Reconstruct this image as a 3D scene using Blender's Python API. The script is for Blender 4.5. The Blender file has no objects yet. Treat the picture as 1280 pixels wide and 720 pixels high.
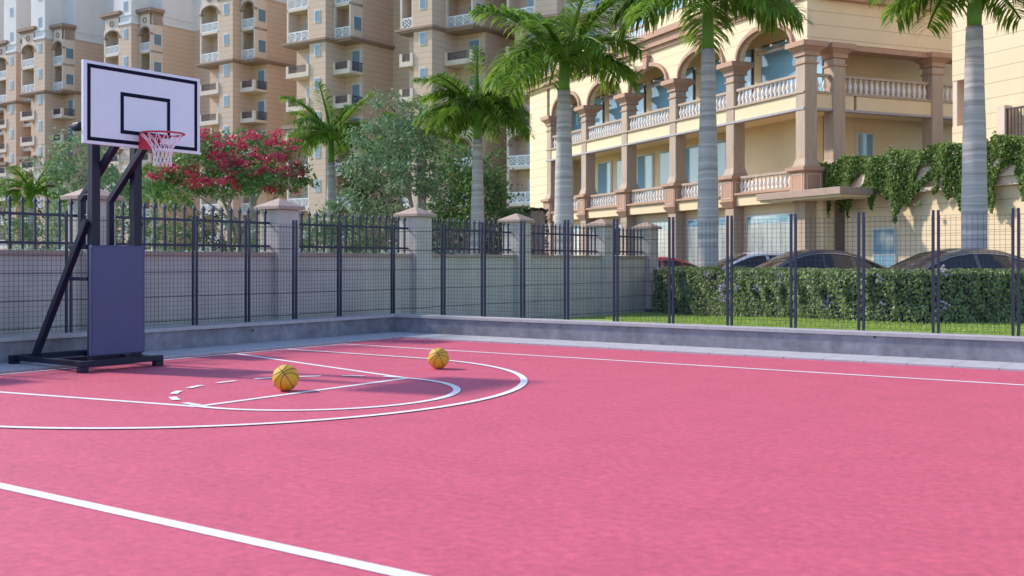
import bpy, bmesh, math, random
import numpy as np
from mathutils import Vector, Matrix

random.seed(7)
rng = np.random.default_rng(11)
sc = bpy.context.scene
COL = sc.collection
R = math.radians

# ------------------------------------------------------------------ camera, sky, sun, exposure
F, Y0, H = 1348.0, 327.0, 1.45          # focal length in photo pixels, horizon row, eye height
cd = bpy.data.cameras.new('camera')
cd.sensor_width = 36.0
cd.lens = F / 1280 * 36.0
cd.shift_y = -(360 - Y0) / 1280
cd.clip_start = 0.1
cd.clip_end = 5000
cam = bpy.data.objects.new('camera', cd)
COL.objects.link(cam)
cd.dof.use_dof = True
cd.dof.focus_distance = 15.0
cd.dof.aperture_fstop = 3.2
cam.location = (0, 0, H)
cam.rotation_euler = (R(90), 0, 0)
sc.camera = cam

SUN_EL, SUN_AZ = R(38), math.atan2(-0.925, 0.38)     # azimuth measured from +Y towards +X
world = bpy.data.worlds.new('World')
sc.world = world
world.use_nodes = True
wn, wl = world.node_tree.nodes, world.node_tree.links
sky = wn.new('ShaderNodeTexSky')
sky.sky_type = 'NISHITA'
sky.sun_disc = False
sky.sun_elevation = SUN_EL
sky.sun_rotation = SUN_AZ
sky.air_density = 1.0
sky.dust_density = 0.6
sky.ozone_density = 3.0
wl.new(sky.outputs[0], wn['Background'].inputs[0])
wn['Background'].inputs[1].default_value = 0.15

sd = bpy.data.lights.new('sun', 'SUN')
sd.energy = 2.3
sd.angle = R(3.0)
sd.color = (1.0, 0.90, 0.76)
sun = bpy.data.objects.new('sun', sd)
COL.objects.link(sun)
tosun = Vector((math.sin(SUN_AZ) * math.cos(SUN_EL), math.cos(SUN_AZ) * math.cos(SUN_EL), math.sin(SUN_EL)))
sun.rotation_euler = tosun.to_track_quat('Z', 'Y').to_euler()
sun.location = tosun * 60

sc.view_settings.view_transform = 'Standard'
sc.view_settings.look = 'None'
sc.view_settings.exposure = 0.97
sc.view_settings.gamma = 1.0
sc.view_settings.use_curve_mapping = False

# ------------------------------------------------------------------ frames
def P(x, y, z=0.0):
    D = F * (H - z) / (y - Y0)
    return Vector(((x - 640) / F * D, D, z))
def PD(x, D, z=0.0):
    return Vector(((x - 640) / F * D, D, z))
def ZY(y, D):
    return H + (Y0 - y) * D / F

A = Vector((950, F, 0)).normalized()                 # along the left wall, away from the camera
U = Vector((A.y, -A.x, 0))                           # along the right wall, towards the near right
ROT = math.atan2(U.y, U.x)                           # frame with X = U, Y = A
O = P(500, 416.8)                                    # court corner
def UV(u, v, z=0.0):
    p = O + U * u - A * v
    return Vector((p.x, p.y, z))
Cdir = Vector((-0.387, 0.922, 0)).normalized()       # arcade facade, receding
Ndir = Vector((-Cdir.y, Cdir.x, 0))                  # its outward normal (X = C, Y = N)
CROT = math.atan2(Cdir.y, Cdir.x)

# ------------------------------------------------------------------ object helpers
def tag(o, label=None, cat=None, group=None, kind=None):
    if label: o['label'] = label
    if cat: o['category'] = cat
    if group: o['group'] = group
    if kind: o['kind'] = kind
    return o
def thing(name, label, cat, loc=(0, 0, 0), rz=0.0, group=None):
    o = bpy.data.objects.new(name, None)
    COL.objects.link(o)
    o.empty_display_size = 0.2
    o.location = loc
    o.rotation_euler = (0, 0, rz)
    return tag(o, label, cat, group)
def link(name, me, parent=None, loc=None, rot=None):
    o = bpy.data.objects.new(name, me)
    COL.objects.link(o)
    if parent is not None: o.parent = parent
    if loc is not None: o.location = loc
    if rot is not None: o.rotation_euler = rot
    return o
def dup(root, loc, rz, label=None, scale=None):
    r = root.copy(); COL.objects.link(r)
    r.location = loc; r.rotation_euler = (0, 0, rz)
    if scale: r.scale = scale
    if label: r['label'] = label
    for ch in list(root.children):
        c = ch.copy(); COL.objects.link(c); c.parent = r
        for g in list(ch.children):
            d = g.copy(); COL.objects.link(d); d.parent = c
    return r

class MB:
    def __init__(s): s.v = []; s.f = []
    def add(s, vs, fs):
        n = len(s.v); s.v += [tuple(p) for p in vs]; s.f += [tuple(i + n for i in q) for q in fs]; return s
    def box(s, x0, x1, y0, y1, z0, z1):
        vs = [(x, y, z) for z in (z0, z1) for x, y in ((x0, y0), (x1, y0), (x1, y1), (x0, y1))]
        return s.add(vs, [(3, 2, 1, 0), (4, 5, 6, 7), (0, 1, 5, 4), (1, 2, 6, 5), (2, 3, 7, 6), (3, 0, 4, 7)])
    def prism(s, poly, z0, z1):
        n = len(poly)
        vs = [(x, y, z0) for x, y in poly] + [(x, y, z1) for x, y in poly]
        fs = [tuple(range(n - 1, -1, -1)), tuple(range(n, 2 * n))] + [(i, (i + 1) % n, n + (i + 1) % n, n + i) for i in range(n)]
        return s.add(vs, fs)
    def wallprism(s, poly, axis, a0, a1):
        """poly in a vertical plane: (h, z); extruded along the other horizontal axis from a0 to a1. axis='x' means h is x."""
        n = len(poly)
        mk = (lambda h, z, a: (h, a, z)) if axis == 'x' else (lambda h, z, a: (a, h, z))
        vs = [mk(h, z, a0) for h, z in poly] + [mk(h, z, a1) for h, z in poly]
        fs = [tuple(range(n)), tuple(range(2 * n - 1, n - 1, -1))] + [(i, n + i, n + (i + 1) % n, (i + 1) % n) for i in range(n)]
        return s.add(vs, fs)
    def frustum(s, cx, cy, z0, z1, a0, b0, a1, b1):
        vs = [(cx - a0, cy - b0, z0), (cx + a0, cy - b0, z0), (cx + a0, cy + b0, z0), (cx - a0, cy + b0, z0),
              (cx - a1, cy - b1, z1), (cx + a1, cy - b1, z1), (cx + a1, cy + b1, z1), (cx - a1, cy + b1, z1)]
        return s.add(vs, [(3, 2, 1, 0), (4, 5, 6, 7), (0, 1, 5, 4), (1, 2, 6, 5), (2, 3, 7, 6), (3, 0, 4, 7)])
    def bar(s, p, q, w, h=None, up=(0, 0, 1)):
        p, q = Vector(p), Vector(q); d = (q - p)
        if d.length < 1e-6: return s
        d.normalize(); up = Vector(up)
        if abs(d.dot(up)) > 0.98: up = Vector((1, 0, 0))
        x = d.cross(up).normalized(); y = x.cross(d).normalized(); h = h or w
        vs = [c + x * (sx * w / 2) + y * (sy * h / 2) for c in (p, q) for sx, sy in ((-1, -1), (1, -1), (1, 1), (-1, 1))]
        return s.add(vs, [(3, 2, 1, 0), (4, 5, 6, 7), (0, 1, 5, 4), (1, 2, 6, 5), (2, 3, 7, 6), (3, 0, 4, 7)])
    def tube(s, pts, rad, n=8, closed=False, cap=True):
        pts = [Vector(p) for p in pts]; m = len(pts)
        rads = rad if isinstance(rad, (list, tuple)) else [rad] * m
        rings = []; prevx = None
        for i, p in enumerate(pts):
            if closed: d = pts[(i + 1) % m] - pts[i - 1]
            else: d = pts[min(i + 1, m - 1)] - pts[max(i - 1, 0)]
            d.normalize()
            if prevx is None:
                up = Vector((0, 0, 1)) if abs(d.z) < 0.9 else Vector((1, 0, 0))
                x = d.cross(up).normalized()
            else:
                x = (prevx - d * prevx.dot(d)).normalized()
            prevx = x; y = d.cross(x)
            rings.append([p + (x * math.cos(2 * math.pi * k / n) + y * math.sin(2 * math.pi * k / n)) * rads[i] for k in range(n)])
        vs = [v for r in rings for v in r]; fs = []
        for i in range(m if closed else m - 1):
            j = (i + 1) % m
            for k in range(n):
                fs.append((i * n + k, i * n + (k + 1) % n, j * n + (k + 1) % n, j * n + k))
        if cap and not closed:
            fs.append(tuple(range(n - 1, -1, -1))); fs.append(tuple((m - 1) * n + k for k in range(n)))
        return s.add(vs, fs)
    def lathe(s, prof, cx=0, cy=0, n=10):
        vs = []; fs = []
        for r, z in prof:
            for k in range(n):
                t = 2 * math.pi * k / n
                vs.append((cx + r * math.cos(t), cy + r * math.sin(t), z))
        m = len(prof)
        for i in range(m - 1):
            for k in range(n):
                fs.append((i * n + k, i * n + (k + 1) % n, (i + 1) * n + (k + 1) % n, (i + 1) * n + k))
        fs.append(tuple(range(n - 1, -1, -1))); fs.append(tuple((m - 1) * n + k for k in range(n)))
        return s.add(vs, fs)
    def mesh(s, name, m, bevel=0.0, smooth=False, seg=2):
        me = bpy.data.meshes.new(name)
        me.from_pydata(s.v, [], s.f)
        bm = bmesh.new(); bm.from_mesh(me)
        bmesh.ops.recalc_face_normals(bm, faces=bm.faces)
        if bevel:
            bmesh.ops.bevel(bm, geom=list(bm.edges), offset=bevel, segments=seg, profile=0.6, affect='EDGES', clamp_overlap=True)
        bm.to_mesh(me); bm.free()
        if m: me.materials.append(m)
        if smooth:
            for p in me.polygons: p.use_smooth = True
        return me
    def build(s, name, m, parent=None, bevel=0.0, smooth=False, loc=None, rot=None):
        return link(name, s.mesh(name, m, bevel, smooth), parent, loc, rot)

def np_mesh(name, verts, quads, m):
    me = bpy.data.meshes.new(name)
    nv, nq = len(verts), len(quads)
    me.vertices.add(nv); me.vertices.foreach_set('co', np.asarray(verts, dtype=np.float32).ravel())
    me.loops.add(nq * 4); me.loops.foreach_set('vertex_index', np.asarray(quads, dtype=np.int32).ravel())
    me.polygons.add(nq); me.polygons.foreach_set('loop_start', np.arange(0, nq * 4, 4, dtype=np.int32))
    me.update(calc_edges=True)
    me.materials.append(m)
    return me
def leaf_arrays(cent, size, aspect=0.5, outward=None, up=0.3):
    """rhombic leaves with a fold; cent (n,3), random directions, optionally facing outward"""
    n = len(cent)
    nrm = rng.normal(size=(n, 3))
    if outward is not None: nrm = nrm * 0.75 + outward
    nrm[:, 2] += up
    nrm /= np.linalg.norm(nrm, axis=1)[:, None] + 1e-9
    t = np.cross(nrm, rng.normal(size=(n, 3))); t /= np.linalg.norm(t, axis=1)[:, None] + 1e-9
    b = np.cross(nrm, t)
    L = (size * rng.uniform(0.65, 1.25, n))[:, None] / 2
    W = L * aspect
    v = np.stack([cent - t * L, cent + b * W + nrm * L * 0.15, cent + t * L, cent - b * W + nrm * L * 0.15], 1).reshape(-1, 3)
    q = np.arange(n * 4).reshape(-1, 4)
    return v, q

# ------------------------------------------------------------------ materials
MATS = {}
def nd(nt, t): return nt.nodes.new(t)
def mat(name, col, rough=0.6, metal=0.0, var=0.12, scale=6.0, bump=0.0, bscale=40.0, joint=None, spec=0.5, stretch=None, coat=0.0, stain=0.0):
    """Principled with noise variation of colour, optional horizontal joints (spacing, width, darkness), bump and stains"""
    m = bpy.data.materials.new(name); m.use_nodes = True
    nt = m.node_tree; N = nt.nodes; Lk = nt.links
    bs = N['Principled BSDF']
    bs.inputs['Roughness'].default_value = rough
    bs.inputs['Metallic'].default_value = metal
    bs.inputs['Specular IOR Level'].default_value = spec
    if coat: bs.inputs['Coat Weight'].default_value = coat; bs.inputs['Coat Roughness'].default_value = 0.06
    tc = nd(nt, 'ShaderNodeTexCoord')
    src = tc.outputs['Object']
    if stretch:
        mp = nd(nt, 'ShaderNodeMapping'); mp.inputs['Scale'].default_value = stretch
        Lk.new(src, mp.inputs[0]); src = mp.outputs[0]
    no = nd(nt, 'ShaderNodeTexNoise'); no.inputs['Scale'].default_value = scale; no.inputs['Detail'].default_value = 6.0; no.inputs['Roughness'].default_value = 0.62
    Lk.new(src, no.inputs['Vector'])
    rp = nd(nt, 'ShaderNodeMapRange'); rp.inputs[1].default_value = 0.28; rp.inputs[2].default_value = 0.72
    rp.inputs[3].default_value = 1 - var; rp.inputs[4].default_value = 1 + var
    Lk.new(no.outputs[0], rp.inputs[0])
    fac = rp.outputs[0]
    def mul(a, b):
        k = nd(nt, 'ShaderNodeMath'); k.operation = 'MULTIPLY'
        Lk.new(a, k.inputs[0])
        if isinstance(b, float): k.inputs[1].default_value = b
        else: Lk.new(b, k.inputs[1])
        return k.outputs[0]
    height = None
    if stain:
        n2 = nd(nt, 'ShaderNodeTexNoise'); n2.inputs['Scale'].default_value = 0.9; n2.inputs['Detail'].default_value = 8.0
        mp2 = nd(nt, 'ShaderNodeMapping'); mp2.inputs['Scale'].default_value = (2.2, 2.2, 0.35)
        Lk.new(tc.outputs['Object'], mp2.inputs[0]); Lk.new(mp2.outputs[0], n2.inputs['Vector'])
        r2 = nd(nt, 'ShaderNodeMapRange'); r2.inputs[1].default_value = 0.35; r2.inputs[2].default_value = 0.65
        r2.inputs[3].default_value = 1 - stain; r2.inputs[4].default_value = 1 + stain * 0.4
        Lk.new(n2.outputs[0], r2.inputs[0]); fac = mul(fac, r2.outputs[0])
    if joint:
        sp, wd, dk = joint
        sx = nd(nt, 'ShaderNodeSeparateXYZ'); Lk.new(tc.outputs['Object'], sx.inputs[0])
        dv = nd(nt, 'ShaderNodeMath'); dv.operation = 'DIVIDE'; Lk.new(sx.outputs[2], dv.inputs[0]); dv.inputs[1].default_value = sp
        fr = nd(nt, 'ShaderNodeMath'); fr.operation = 'FRACT'; Lk.new(dv.outputs[0], fr.inputs[0])
        lt = nd(nt, 'ShaderNodeMath'); lt.operation = 'LESS_THAN'; Lk.new(fr.outputs[0], lt.inputs[0]); lt.inputs[1].default_value = wd / sp
        r3 = nd(nt, 'ShaderNodeMapRange'); r3.inputs[3].default_value = 1.0; r3.inputs[4].default_value = 1 - dk
        Lk.new(lt.outputs[0], r3.inputs[0]); fac = mul(fac, r3.outputs[0]); height = r3.outputs[0]
    mx = nd(nt, 'ShaderNodeMix'); mx.data_type = 'RGBA'; mx.blend_type = 'MULTIPLY'; mx.inputs[0].default_value = 1.0
    mx.inputs[6].default_value = (*col, 1)
    cb = nd(nt, 'ShaderNodeCombineColor')
    for i in range(3): Lk.new(fac, cb.inputs[i])
    Lk.new(cb.outputs[0], mx.inputs[7])
    Lk.new(mx.outputs[2], bs.inputs['Base Color'])
    if bump:
        n3 = nd(nt, 'ShaderNodeTexNoise'); n3.inputs['Scale'].default_value = bscale; n3.inputs['Detail'].default_value = 5.0
        Lk.new(src, n3.inputs['Vector'])
        bp = nd(nt, 'ShaderNodeBump'); bp.inputs['Strength'].default_value = bump; bp.inputs['Distance'].default_value = 0.01
        Lk.new(n3.outputs[0], bp.inputs['Height']); Lk.new(bp.outputs[0], bs.inputs['Normal'])
    MATS[name] = m
    return m
def leafmat(name, dark, light, trans=0.35, rough=0.5):
    m = bpy.data.materials.new(name); m.use_nodes = True
    nt = m.node_tree; N = nt.nodes; Lk = nt.links
    bs = N['Principled BSDF']; bs.inputs['Roughness'].default_value = rough; bs.inputs['Specular IOR Level'].default_value = 0.35
    ge = nd(nt, 'ShaderNodeNewGeometry'); tc = nd(nt, 'ShaderNodeTexCoord')
    no = nd(nt, 'ShaderNodeTexNoise'); no.inputs['Scale'].default_value = 1.3; no.inputs['Detail'].default_value = 2
    Lk.new(tc.outputs['Object'], no.inputs['Vector'])
    ad = nd(nt, 'ShaderNodeMath'); ad.operation = 'MULTIPLY_ADD'; ad.inputs[1].default_value = 0.55
    sb = nd(nt, 'ShaderNodeMath'); sb.operation = 'MULTIPLY'; sb.inputs[1].default_value = 0.5
    Lk.new(no.outputs[0], sb.inputs[0])
    Lk.new(ge.outputs['Random Per Island'], ad.inputs[0]); Lk.new(sb.outputs[0], ad.inputs[2])
    cr = nd(nt, 'ShaderNodeValToRGB')
    cr.color_ramp.elements[0].position = 0.1; cr.color_ramp.elements[0].color = (*dark, 1)
    cr.color_ramp.elements[1].position = 0.9; cr.color_ramp.elements[1].color = (*light, 1)
    Lk.new(ad.outputs[0], cr.inputs[0]); Lk.new(cr.outputs[0], bs.inputs['Base Color'])
    tr = nd(nt, 'ShaderNodeBsdfTranslucent'); Lk.new(cr.outputs[0], tr.inputs[0])
    ms = nd(nt, 'ShaderNodeMixShader'); ms.inputs[0].default_value = trans
    Lk.new(bs.outputs[0], ms.inputs[1]); Lk.new(tr.outputs[0], ms.inputs[2])
    Lk.new(ms.outputs[0], N['Material Output'].inputs[0])
    return m

M_court = mat('court_acrylic', (0.575, 0.104, 0.166), 0.62, var=0.20, scale=15.0, bump=0.35, bscale=160, spec=0.25, stain=0.06)
M_line = mat('white_court_paint', (0.80, 0.78, 0.80), 0.6, var=0.10, scale=18, bump=0.2, bscale=160, stain=0.08)
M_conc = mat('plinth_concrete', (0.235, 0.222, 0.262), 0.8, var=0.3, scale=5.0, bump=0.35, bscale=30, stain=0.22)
def pits(m):
    nt = m.node_tree; Lk = nt.links; bs = nt.nodes['Principled BSDF']; old = bs.inputs['Base Color'].links[0].from_socket
    tc = nd(nt, 'ShaderNodeTexCoord'); vo = nd(nt, 'ShaderNodeTexVoronoi'); vo.inputs['Scale'].default_value = 2.6; Lk.new(tc.outputs['Object'], vo.inputs['Vector'])
    n_ = nd(nt, 'ShaderNodeTexNoise'); n_.inputs['Scale'].default_value = 30; Lk.new(tc.outputs['Object'], n_.inputs['Vector'])
    ad = nd(nt, 'ShaderNodeMath'); ad.operation = 'MULTIPLY_ADD'; ad.inputs[1].default_value = 0.10; Lk.new(n_.outputs[0], ad.inputs[0]); Lk.new(vo.outputs['Distance'], ad.inputs[2])
    lt = nd(nt, 'ShaderNodeMath'); lt.operation = 'LESS_THAN'; lt.inputs[1].default_value = 0.115; Lk.new(ad.outputs[0], lt.inputs[0])
    mi = nd(nt, 'ShaderNodeMix'); mi.data_type = 'RGBA'; Lk.new(lt.outputs[0], mi.inputs[0]); Lk.new(old, mi.inputs[6]); mi.inputs[7].default_value = (0.04, 0.04, 0.05, 1)
    Lk.new(mi.outputs[2], bs.inputs['Base Color'])
pits(M_conc)
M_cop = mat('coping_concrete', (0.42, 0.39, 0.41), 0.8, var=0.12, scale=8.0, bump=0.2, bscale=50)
M_dark = mat('navy_black_steel', (0.011, 0.014, 0.036), 0.5, var=0.15, scale=20, spec=0.3)
M_navy = mat('navy_fence_paint', (0.016, 0.020, 0.058), 0.45, var=0.12, scale=15)
M_wall = mat('boundary_render', (0.53, 0.48, 0.455), 0.85, var=0.08, scale=3.0, bump=0.2, bscale=60, joint=(0.42, 0.022, 0.62), stain=0.12)
M_cap = mat('pink_sandstone', (0.40, 0.285, 0.24), 0.8, var=0.12, scale=5.0)
M_grass_base = mat('lawn_soil', (0.28, 0.39, 0.085), 0.9, var=0.2, scale=3.0, bump=0.6, bscale=90)
M_ground = mat('distant_ground', (0.16, 0.17, 0.12), 0.95, var=0.2, scale=0.3)
M_asph = mat('parking_asphalt', (0.10, 0.10, 0.10), 0.9, var=0.2, scale=8.0)
M_tower = mat('tower_beige_cladding', (0.645, 0.465, 0.35), 0.8, var=0.05, scale=0.6, joint=(0.5, 0.06, 0.2))
M_towerw = mat('tower_white_paint', (0.74, 0.70, 0.68), 0.8, var=0.05, scale=0.6)
M_trim = mat('tower_brown_trim', (0.33, 0.22, 0.165), 0.8, var=0.1, scale=1.0)
M_slab = mat('balcony_cream', (0.72, 0.575, 0.475), 0.8, var=0.06, scale=1.0)
M_white = mat('white_lattice', (0.75, 0.74, 0.74), 0.6, var=0.03)
M_glass = mat('window_glass', (0.16, 0.24, 0.30), 0.08, var=0.15, scale=0.5, spec=0.9)
M_frame = mat('window_frame', (0.66, 0.68, 0.70), 0.5, var=0.03)
M_rail = mat('balcony_railing', (0.06, 0.045, 0.055), 0.5, var=0.1)
M_cream = mat('arcade_cream', (0.80, 0.63, 0.425), 0.8, var=0.05, scale=0.8, joint=(0.46, 0.022, 0.42))
M_creamp = mat('arcade_plain_cream', (0.80, 0.635, 0.41), 0.85, var=0.05, scale=0.8)
M_col = mat('column_stone', (0.46, 0.35, 0.27), 0.8, var=0.14, scale=9.0, stretch=(1, 1, 0.15))
M_ped = mat('pedestal_stone', (0.47, 0.285, 0.20), 0.8, var=0.10, scale=3.0)
M_bal = mat('baluster_white', (0.80, 0.74, 0.70), 0.7, var=0.04)
M_bglass = mat('arcade_glass', (0.20, 0.37, 0.47), 0.06, var=0.2, scale=0.4, spec=1.0)
M_shop = mat('shopfront_glass', (0.40, 0.44, 0.44), 0.12, var=0.4, scale=1.2, spec=0.8, stretch=(3, 3, 0.5))  # upright tone streaks paint reflections and curtains into the glass colour
M_bark = mat('grey_bark', (0.32, 0.27, 0.235), 0.9, var=0.3, scale=9.0, bump=0.5, bscale=25, stretch=(1, 1, 0.3))
M_orange = mat('basketball_orange', (0.70, 0.40, 0.018), 0.40, var=0.08, scale=30, bump=0.5, bscale=260)
M_seam = mat('basketball_seam', (0.02, 0.015, 0.01), 0.6)
M_board = mat('backboard_white', (0.69, 0.79, 0.86), 0.5, var=0.02, spec=0.3)
M_bline = mat('backboard_navy_line', (0.008, 0.010, 0.03), 0.7, spec=0.1)
M_red = mat('rim_red_steel', (0.50, 0.03, 0.06), 0.4, var=0.06)
M_net = mat('white_net_cord', (0.80, 0.78, 0.82), 0.8, var=0.03)
M_pad = mat('navy_pad_vinyl', (0.045, 0.062, 0.165), 0.45, var=0.10, scale=1.5, bump=0.08, bscale=120)
M_tyre = mat('tyre_rubber', (0.02, 0.02, 0.02), 0.8)
M_alloy = mat('alloy_rim', (0.5, 0.5, 0.52), 0.3, metal=0.9)
M_carglass = mat('car_glass', (0.035, 0.035, 0.04), 0.05, var=0.05, spec=0.45)
M_lamp = mat('lamp_lens', (0.7, 0.7, 0.7), 0.1)
M_tail = mat('tail_lens', (0.4, 0.02, 0.02), 0.2)
M_shaft = mat('palm_crownshaft', (0.13, 0.27, 0.035), 0.45, var=0.15, scale=5, stretch=(1, 1, 0.2))
L_palm = leafmat('palm_leaflet', (0.05, 0.13, 0.015), (0.30, 0.46, 0.06), 0.5)
L_hedge = leafmat('hedge_leaf', (0.022, 0.055, 0.018), (0.38, 0.48, 0.19), 0.35)
L_flower = leafmat('lilac_blossom', (0.30, 0.25, 0.42), (0.62, 0.52, 0.66), 0.3)
L_green = leafmat('grey_green_leaf', (0.06, 0.12, 0.06), (0.30, 0.43, 0.23), 0.4)
L_mid = leafmat('mid_green_leaf', (0.03, 0.09, 0.025), (0.19, 0.33, 0.10), 0.4)
L_dark = leafmat('dark_olive_leaf', (0.02, 0.035, 0.010), (0.075, 0.10, 0.03), 0.25)
L_red = leafmat('red_blossom', (0.42, 0.02, 0.07), (0.72, 0.10, 0.19), 0.35)
L_ivy = leafmat('ivy_leaf', (0.03, 0.075, 0.018), (0.25, 0.37, 0.09), 0.35)
L_grass = leafmat('grass_blade', (0.25, 0.36, 0.06), (0.42, 0.52, 0.13), 0.5)

def palm_bark():
    m = bpy.data.materials.new('palm_trunk_bark'); m.use_nodes = True
    nt = m.node_tree; Lk = nt.links; bs = nt.nodes['Principled BSDF']; bs.inputs['Roughness'].default_value = 0.85
    tc = nd(nt, 'ShaderNodeTexCoord'); sx = nd(nt, 'ShaderNodeSeparateXYZ'); Lk.new(tc.outputs['Object'], sx.inputs[0])
    n1 = nd(nt, 'ShaderNodeTexNoise'); n1.inputs['Scale'].default_value = 2.0; n1.inputs['Detail'].default_value = 3; Lk.new(tc.outputs['Object'], n1.inputs['Vector'])
    ma = nd(nt, 'ShaderNodeMath'); ma.operation = 'MULTIPLY_ADD'; ma.inputs[1].default_value = 0.12; Lk.new(n1.outputs[0], ma.inputs[0]); Lk.new(sx.outputs[2], ma.inputs[2])
    n2 = nd(nt, 'ShaderNodeTexNoise'); n2.noise_dimensions = '1D'; n2.inputs['Scale'].default_value = 6.5; n2.inputs['Detail'].default_value = 7; n2.inputs['Roughness'].default_value = 0.7
    Lk.new(ma.outputs[0], n2.inputs['W'])
    cr = nd(nt, 'ShaderNodeValToRGB')
    cr.color_ramp.elements[0].position = 0.30; cr.color_ramp.elements[0].color = (0.27, 0.245, 0.25, 1)
    cr.color_ramp.elements[1].position = 0.64; cr.color_ramp.elements[1].color = (0.54, 0.50, 0.50, 1)
    Lk.new(n2.outputs[0], cr.inputs[0]); Lk.new(cr.outputs[0], bs.inputs['Base Color'])
    bp = nd(nt, 'ShaderNodeBump'); bp.inputs['Strength'].default_value = 0.4; bp.inputs['Distance'].default_value = 0.02
    Lk.new(n2.outputs[0], bp.inputs['Height']); Lk.new(bp.outputs[0], bs.inputs['Normal'])
    return m
M_palm = palm_bark()
def paver_mat():
    m = mat('paving_slabs', (0.44, 0.42, 0.45), 0.8, var=0.10, scale=4.0, bump=0.15)
    nt = m.node_tree; Lk = nt.links
    bs = nt.nodes['Principled BSDF']; old = bs.inputs['Base Color'].links[0].from_socket
    tc = nd(nt, 'ShaderNodeTexCoord'); sx = nd(nt, 'ShaderNodeSeparateXYZ'); Lk.new(tc.outputs['Object'], sx.inputs[0])
    ms = []
    for ax in (0, 1):
        dv = nd(nt, 'ShaderNodeMath'); dv.operation = 'DIVIDE'; Lk.new(sx.outputs[ax], dv.inputs[0]); dv.inputs[1].default_value = 0.6 if ax == 0 else 0.6
        fr = nd(nt, 'ShaderNodeMath'); fr.operation = 'FRACT'; Lk.new(dv.outputs[0], fr.inputs[0])
        lt = nd(nt, 'ShaderNodeMath'); lt.operation = 'LESS_THAN'; Lk.new(fr.outputs[0], lt.inputs[0]); lt.inputs[1].default_value = 0.028
        ms.append(lt.outputs[0])
    mx2 = nd(nt, 'ShaderNodeMath'); mx2.operation = 'MAXIMUM'; Lk.new(ms[0], mx2.inputs[0]); Lk.new(ms[1], mx2.inputs[1])
    mi = nd(nt, 'ShaderNodeMix'); mi.data_type = 'RGBA'; Lk.new(mx2.outputs[0], mi.inputs[0]); Lk.new(old, mi.inputs[6]); mi.inputs[7].default_value = (0.24, 0.23, 0.25, 1)
    Lk.new(mi.outputs[2], bs.inputs['Base Color'])
    return m
M_pave = paver_mat()

# ------------------------------------------------------------------ ground, lawn, court (setting)
g = MB(); g.box(-3000, 3000, -600, 4000, -0.6, -0.30)
tag(g.build('ground', M_ground), kind='structure')

def lawn_z(p):
    t = min(max((p.y - 22.0) / 7.5, 0.0), 1.0)
    t = t * t * (3 - 2 * t)
    z = 0.2 * (1 - t) - 0.05 * t
    return z
def sheet(name, uvpoly_fn, m, nu, nv, zf, kind='structure'):
    vs = []; fs = []
    for i in range(nu + 1):
        for j in range(nv + 1):
            p = uvpoly_fn(i / nu, j / nv); vs.append((p.x, p.y, zf(p)))
    for i in range(nu):
        for j in range(nv):
            a0 = i * (nv + 1) + j; fs.append((a0, a0 + 1, a0 + nv + 2, a0 + nv + 1))
    mb = MB(); mb.add(vs, fs)
    o = mb.build(name, m, smooth=True)
    return tag(o, kind=kind)
# lawn behind the right wall: from v=-0.4 back; runs under the hedge
sheet('lawn', lambda a, b: UV(-0.5 + 26 * a, -0.40 - 16.5 * b), M_grass_base, 60, 60, lawn_z)
sheet('planting_strip', lambda a, b: UV(-0.52 - 3.5 * a, 22 - 40 * b), M_grass_base, 6, 40, lambda p: -0.06)
tag(MB().box(-42, 7, 0, 60, -0.28, -0.11).build('garden_ground', M_grass_base, loc=(-12, 24, 0)), kind='structure')
ROADP = Vector((8.41, 41.4, 0))
rd = MB().box(-14, 26, 0.4, 7.5, -0.25, 0.02)
tag(rd.build('parking_road', M_asph, loc=ROADP, rot=(0, 0, CROT)), kind='structure')

EU, EV = 0.85, 0.97         # court edges
ct = MB().box(EU, 34, -26, -EV, -0.2, 0.0)
tag(ct.build('court', M_court, loc=O, rot=(0, 0, ROT)), kind='structure')
pv = MB().box(-0.18, 34, -EV + 0.004, 0.0, -0.2, 0.03)
tag(pv.build('paving', M_pave, loc=O, rot=(0, 0, ROT), bevel=0.006), kind='structure')
pv = MB().box(-0.18, EU - 0.004, -26, -EV, -0.2, 0.03)
tag(pv.build('paving', M_pave, loc=O, rot=(0, 0, ROT), bevel=0.006), kind='structure')

# painted lines: flat strips in court coords (x=u, y=-v)
LW = 0.085
CV = 7.87
def strip(pts, w, z=0.004, closed=False):
    mb = MB(); pts = [Vector((p[0], p[1], 0)) for p in pts]; m = len(pts); vs = []; fs = []
    for i, p in enumerate(pts):
        d = pts[min(i + 1, m - 1)] - pts[max(i - 1, 0)]; d.normalize(); n = Vector((-d.y, d.x, 0)) * w / 2
        vs += [(p.x + n.x, p.y + n.y, z), (p.x - n.x, p.y - n.y, z)]
    for i in range(m - 1): fs.append((2 * i, 2 * i + 1, 2 * i + 3, 2 * i + 2))
    return mb.add(vs, fs)
def uvs(l): return [(u, -v) for u, v in l]
def paint(name, pts, z, w=LW):
    o = strip(uvs(pts), w, z).build(name, M_line, loc=O, rot=(0, 0, ROT)); o['kind'] = 'structure'; return o
lines = []
paint('court_baseline', [(1.05, 2.70 - LW / 2), (1.05, 12.70 + LW / 2)], 0.004)
paint('court_sideline', [(1.05 + LW / 2 + 0.001, 2.70), (34, 2.70)], 0.004)
paint('court_sideline', [(1.05 + LW / 2 + 0.001, 12.70), (34, 12.70)], 0.004, 0.10)
paint('lane_line', [(1.09, 5.13), (5.62, 6.30)], 0.0045)
paint('lane_line', [(1.09, 10.30), (5.62, 9.50)], 0.0045)
paint('free_throw_line', [(5.62, 6.30), (5.62, 9.50)], 0.006)
arc = [(5.62 + 1.6 * math.sin(t) * 1.0, CV + 0.03 - 1.6 * math.cos(t)) for t in [math.pi * k / 48 for k in range(49)]]
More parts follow.
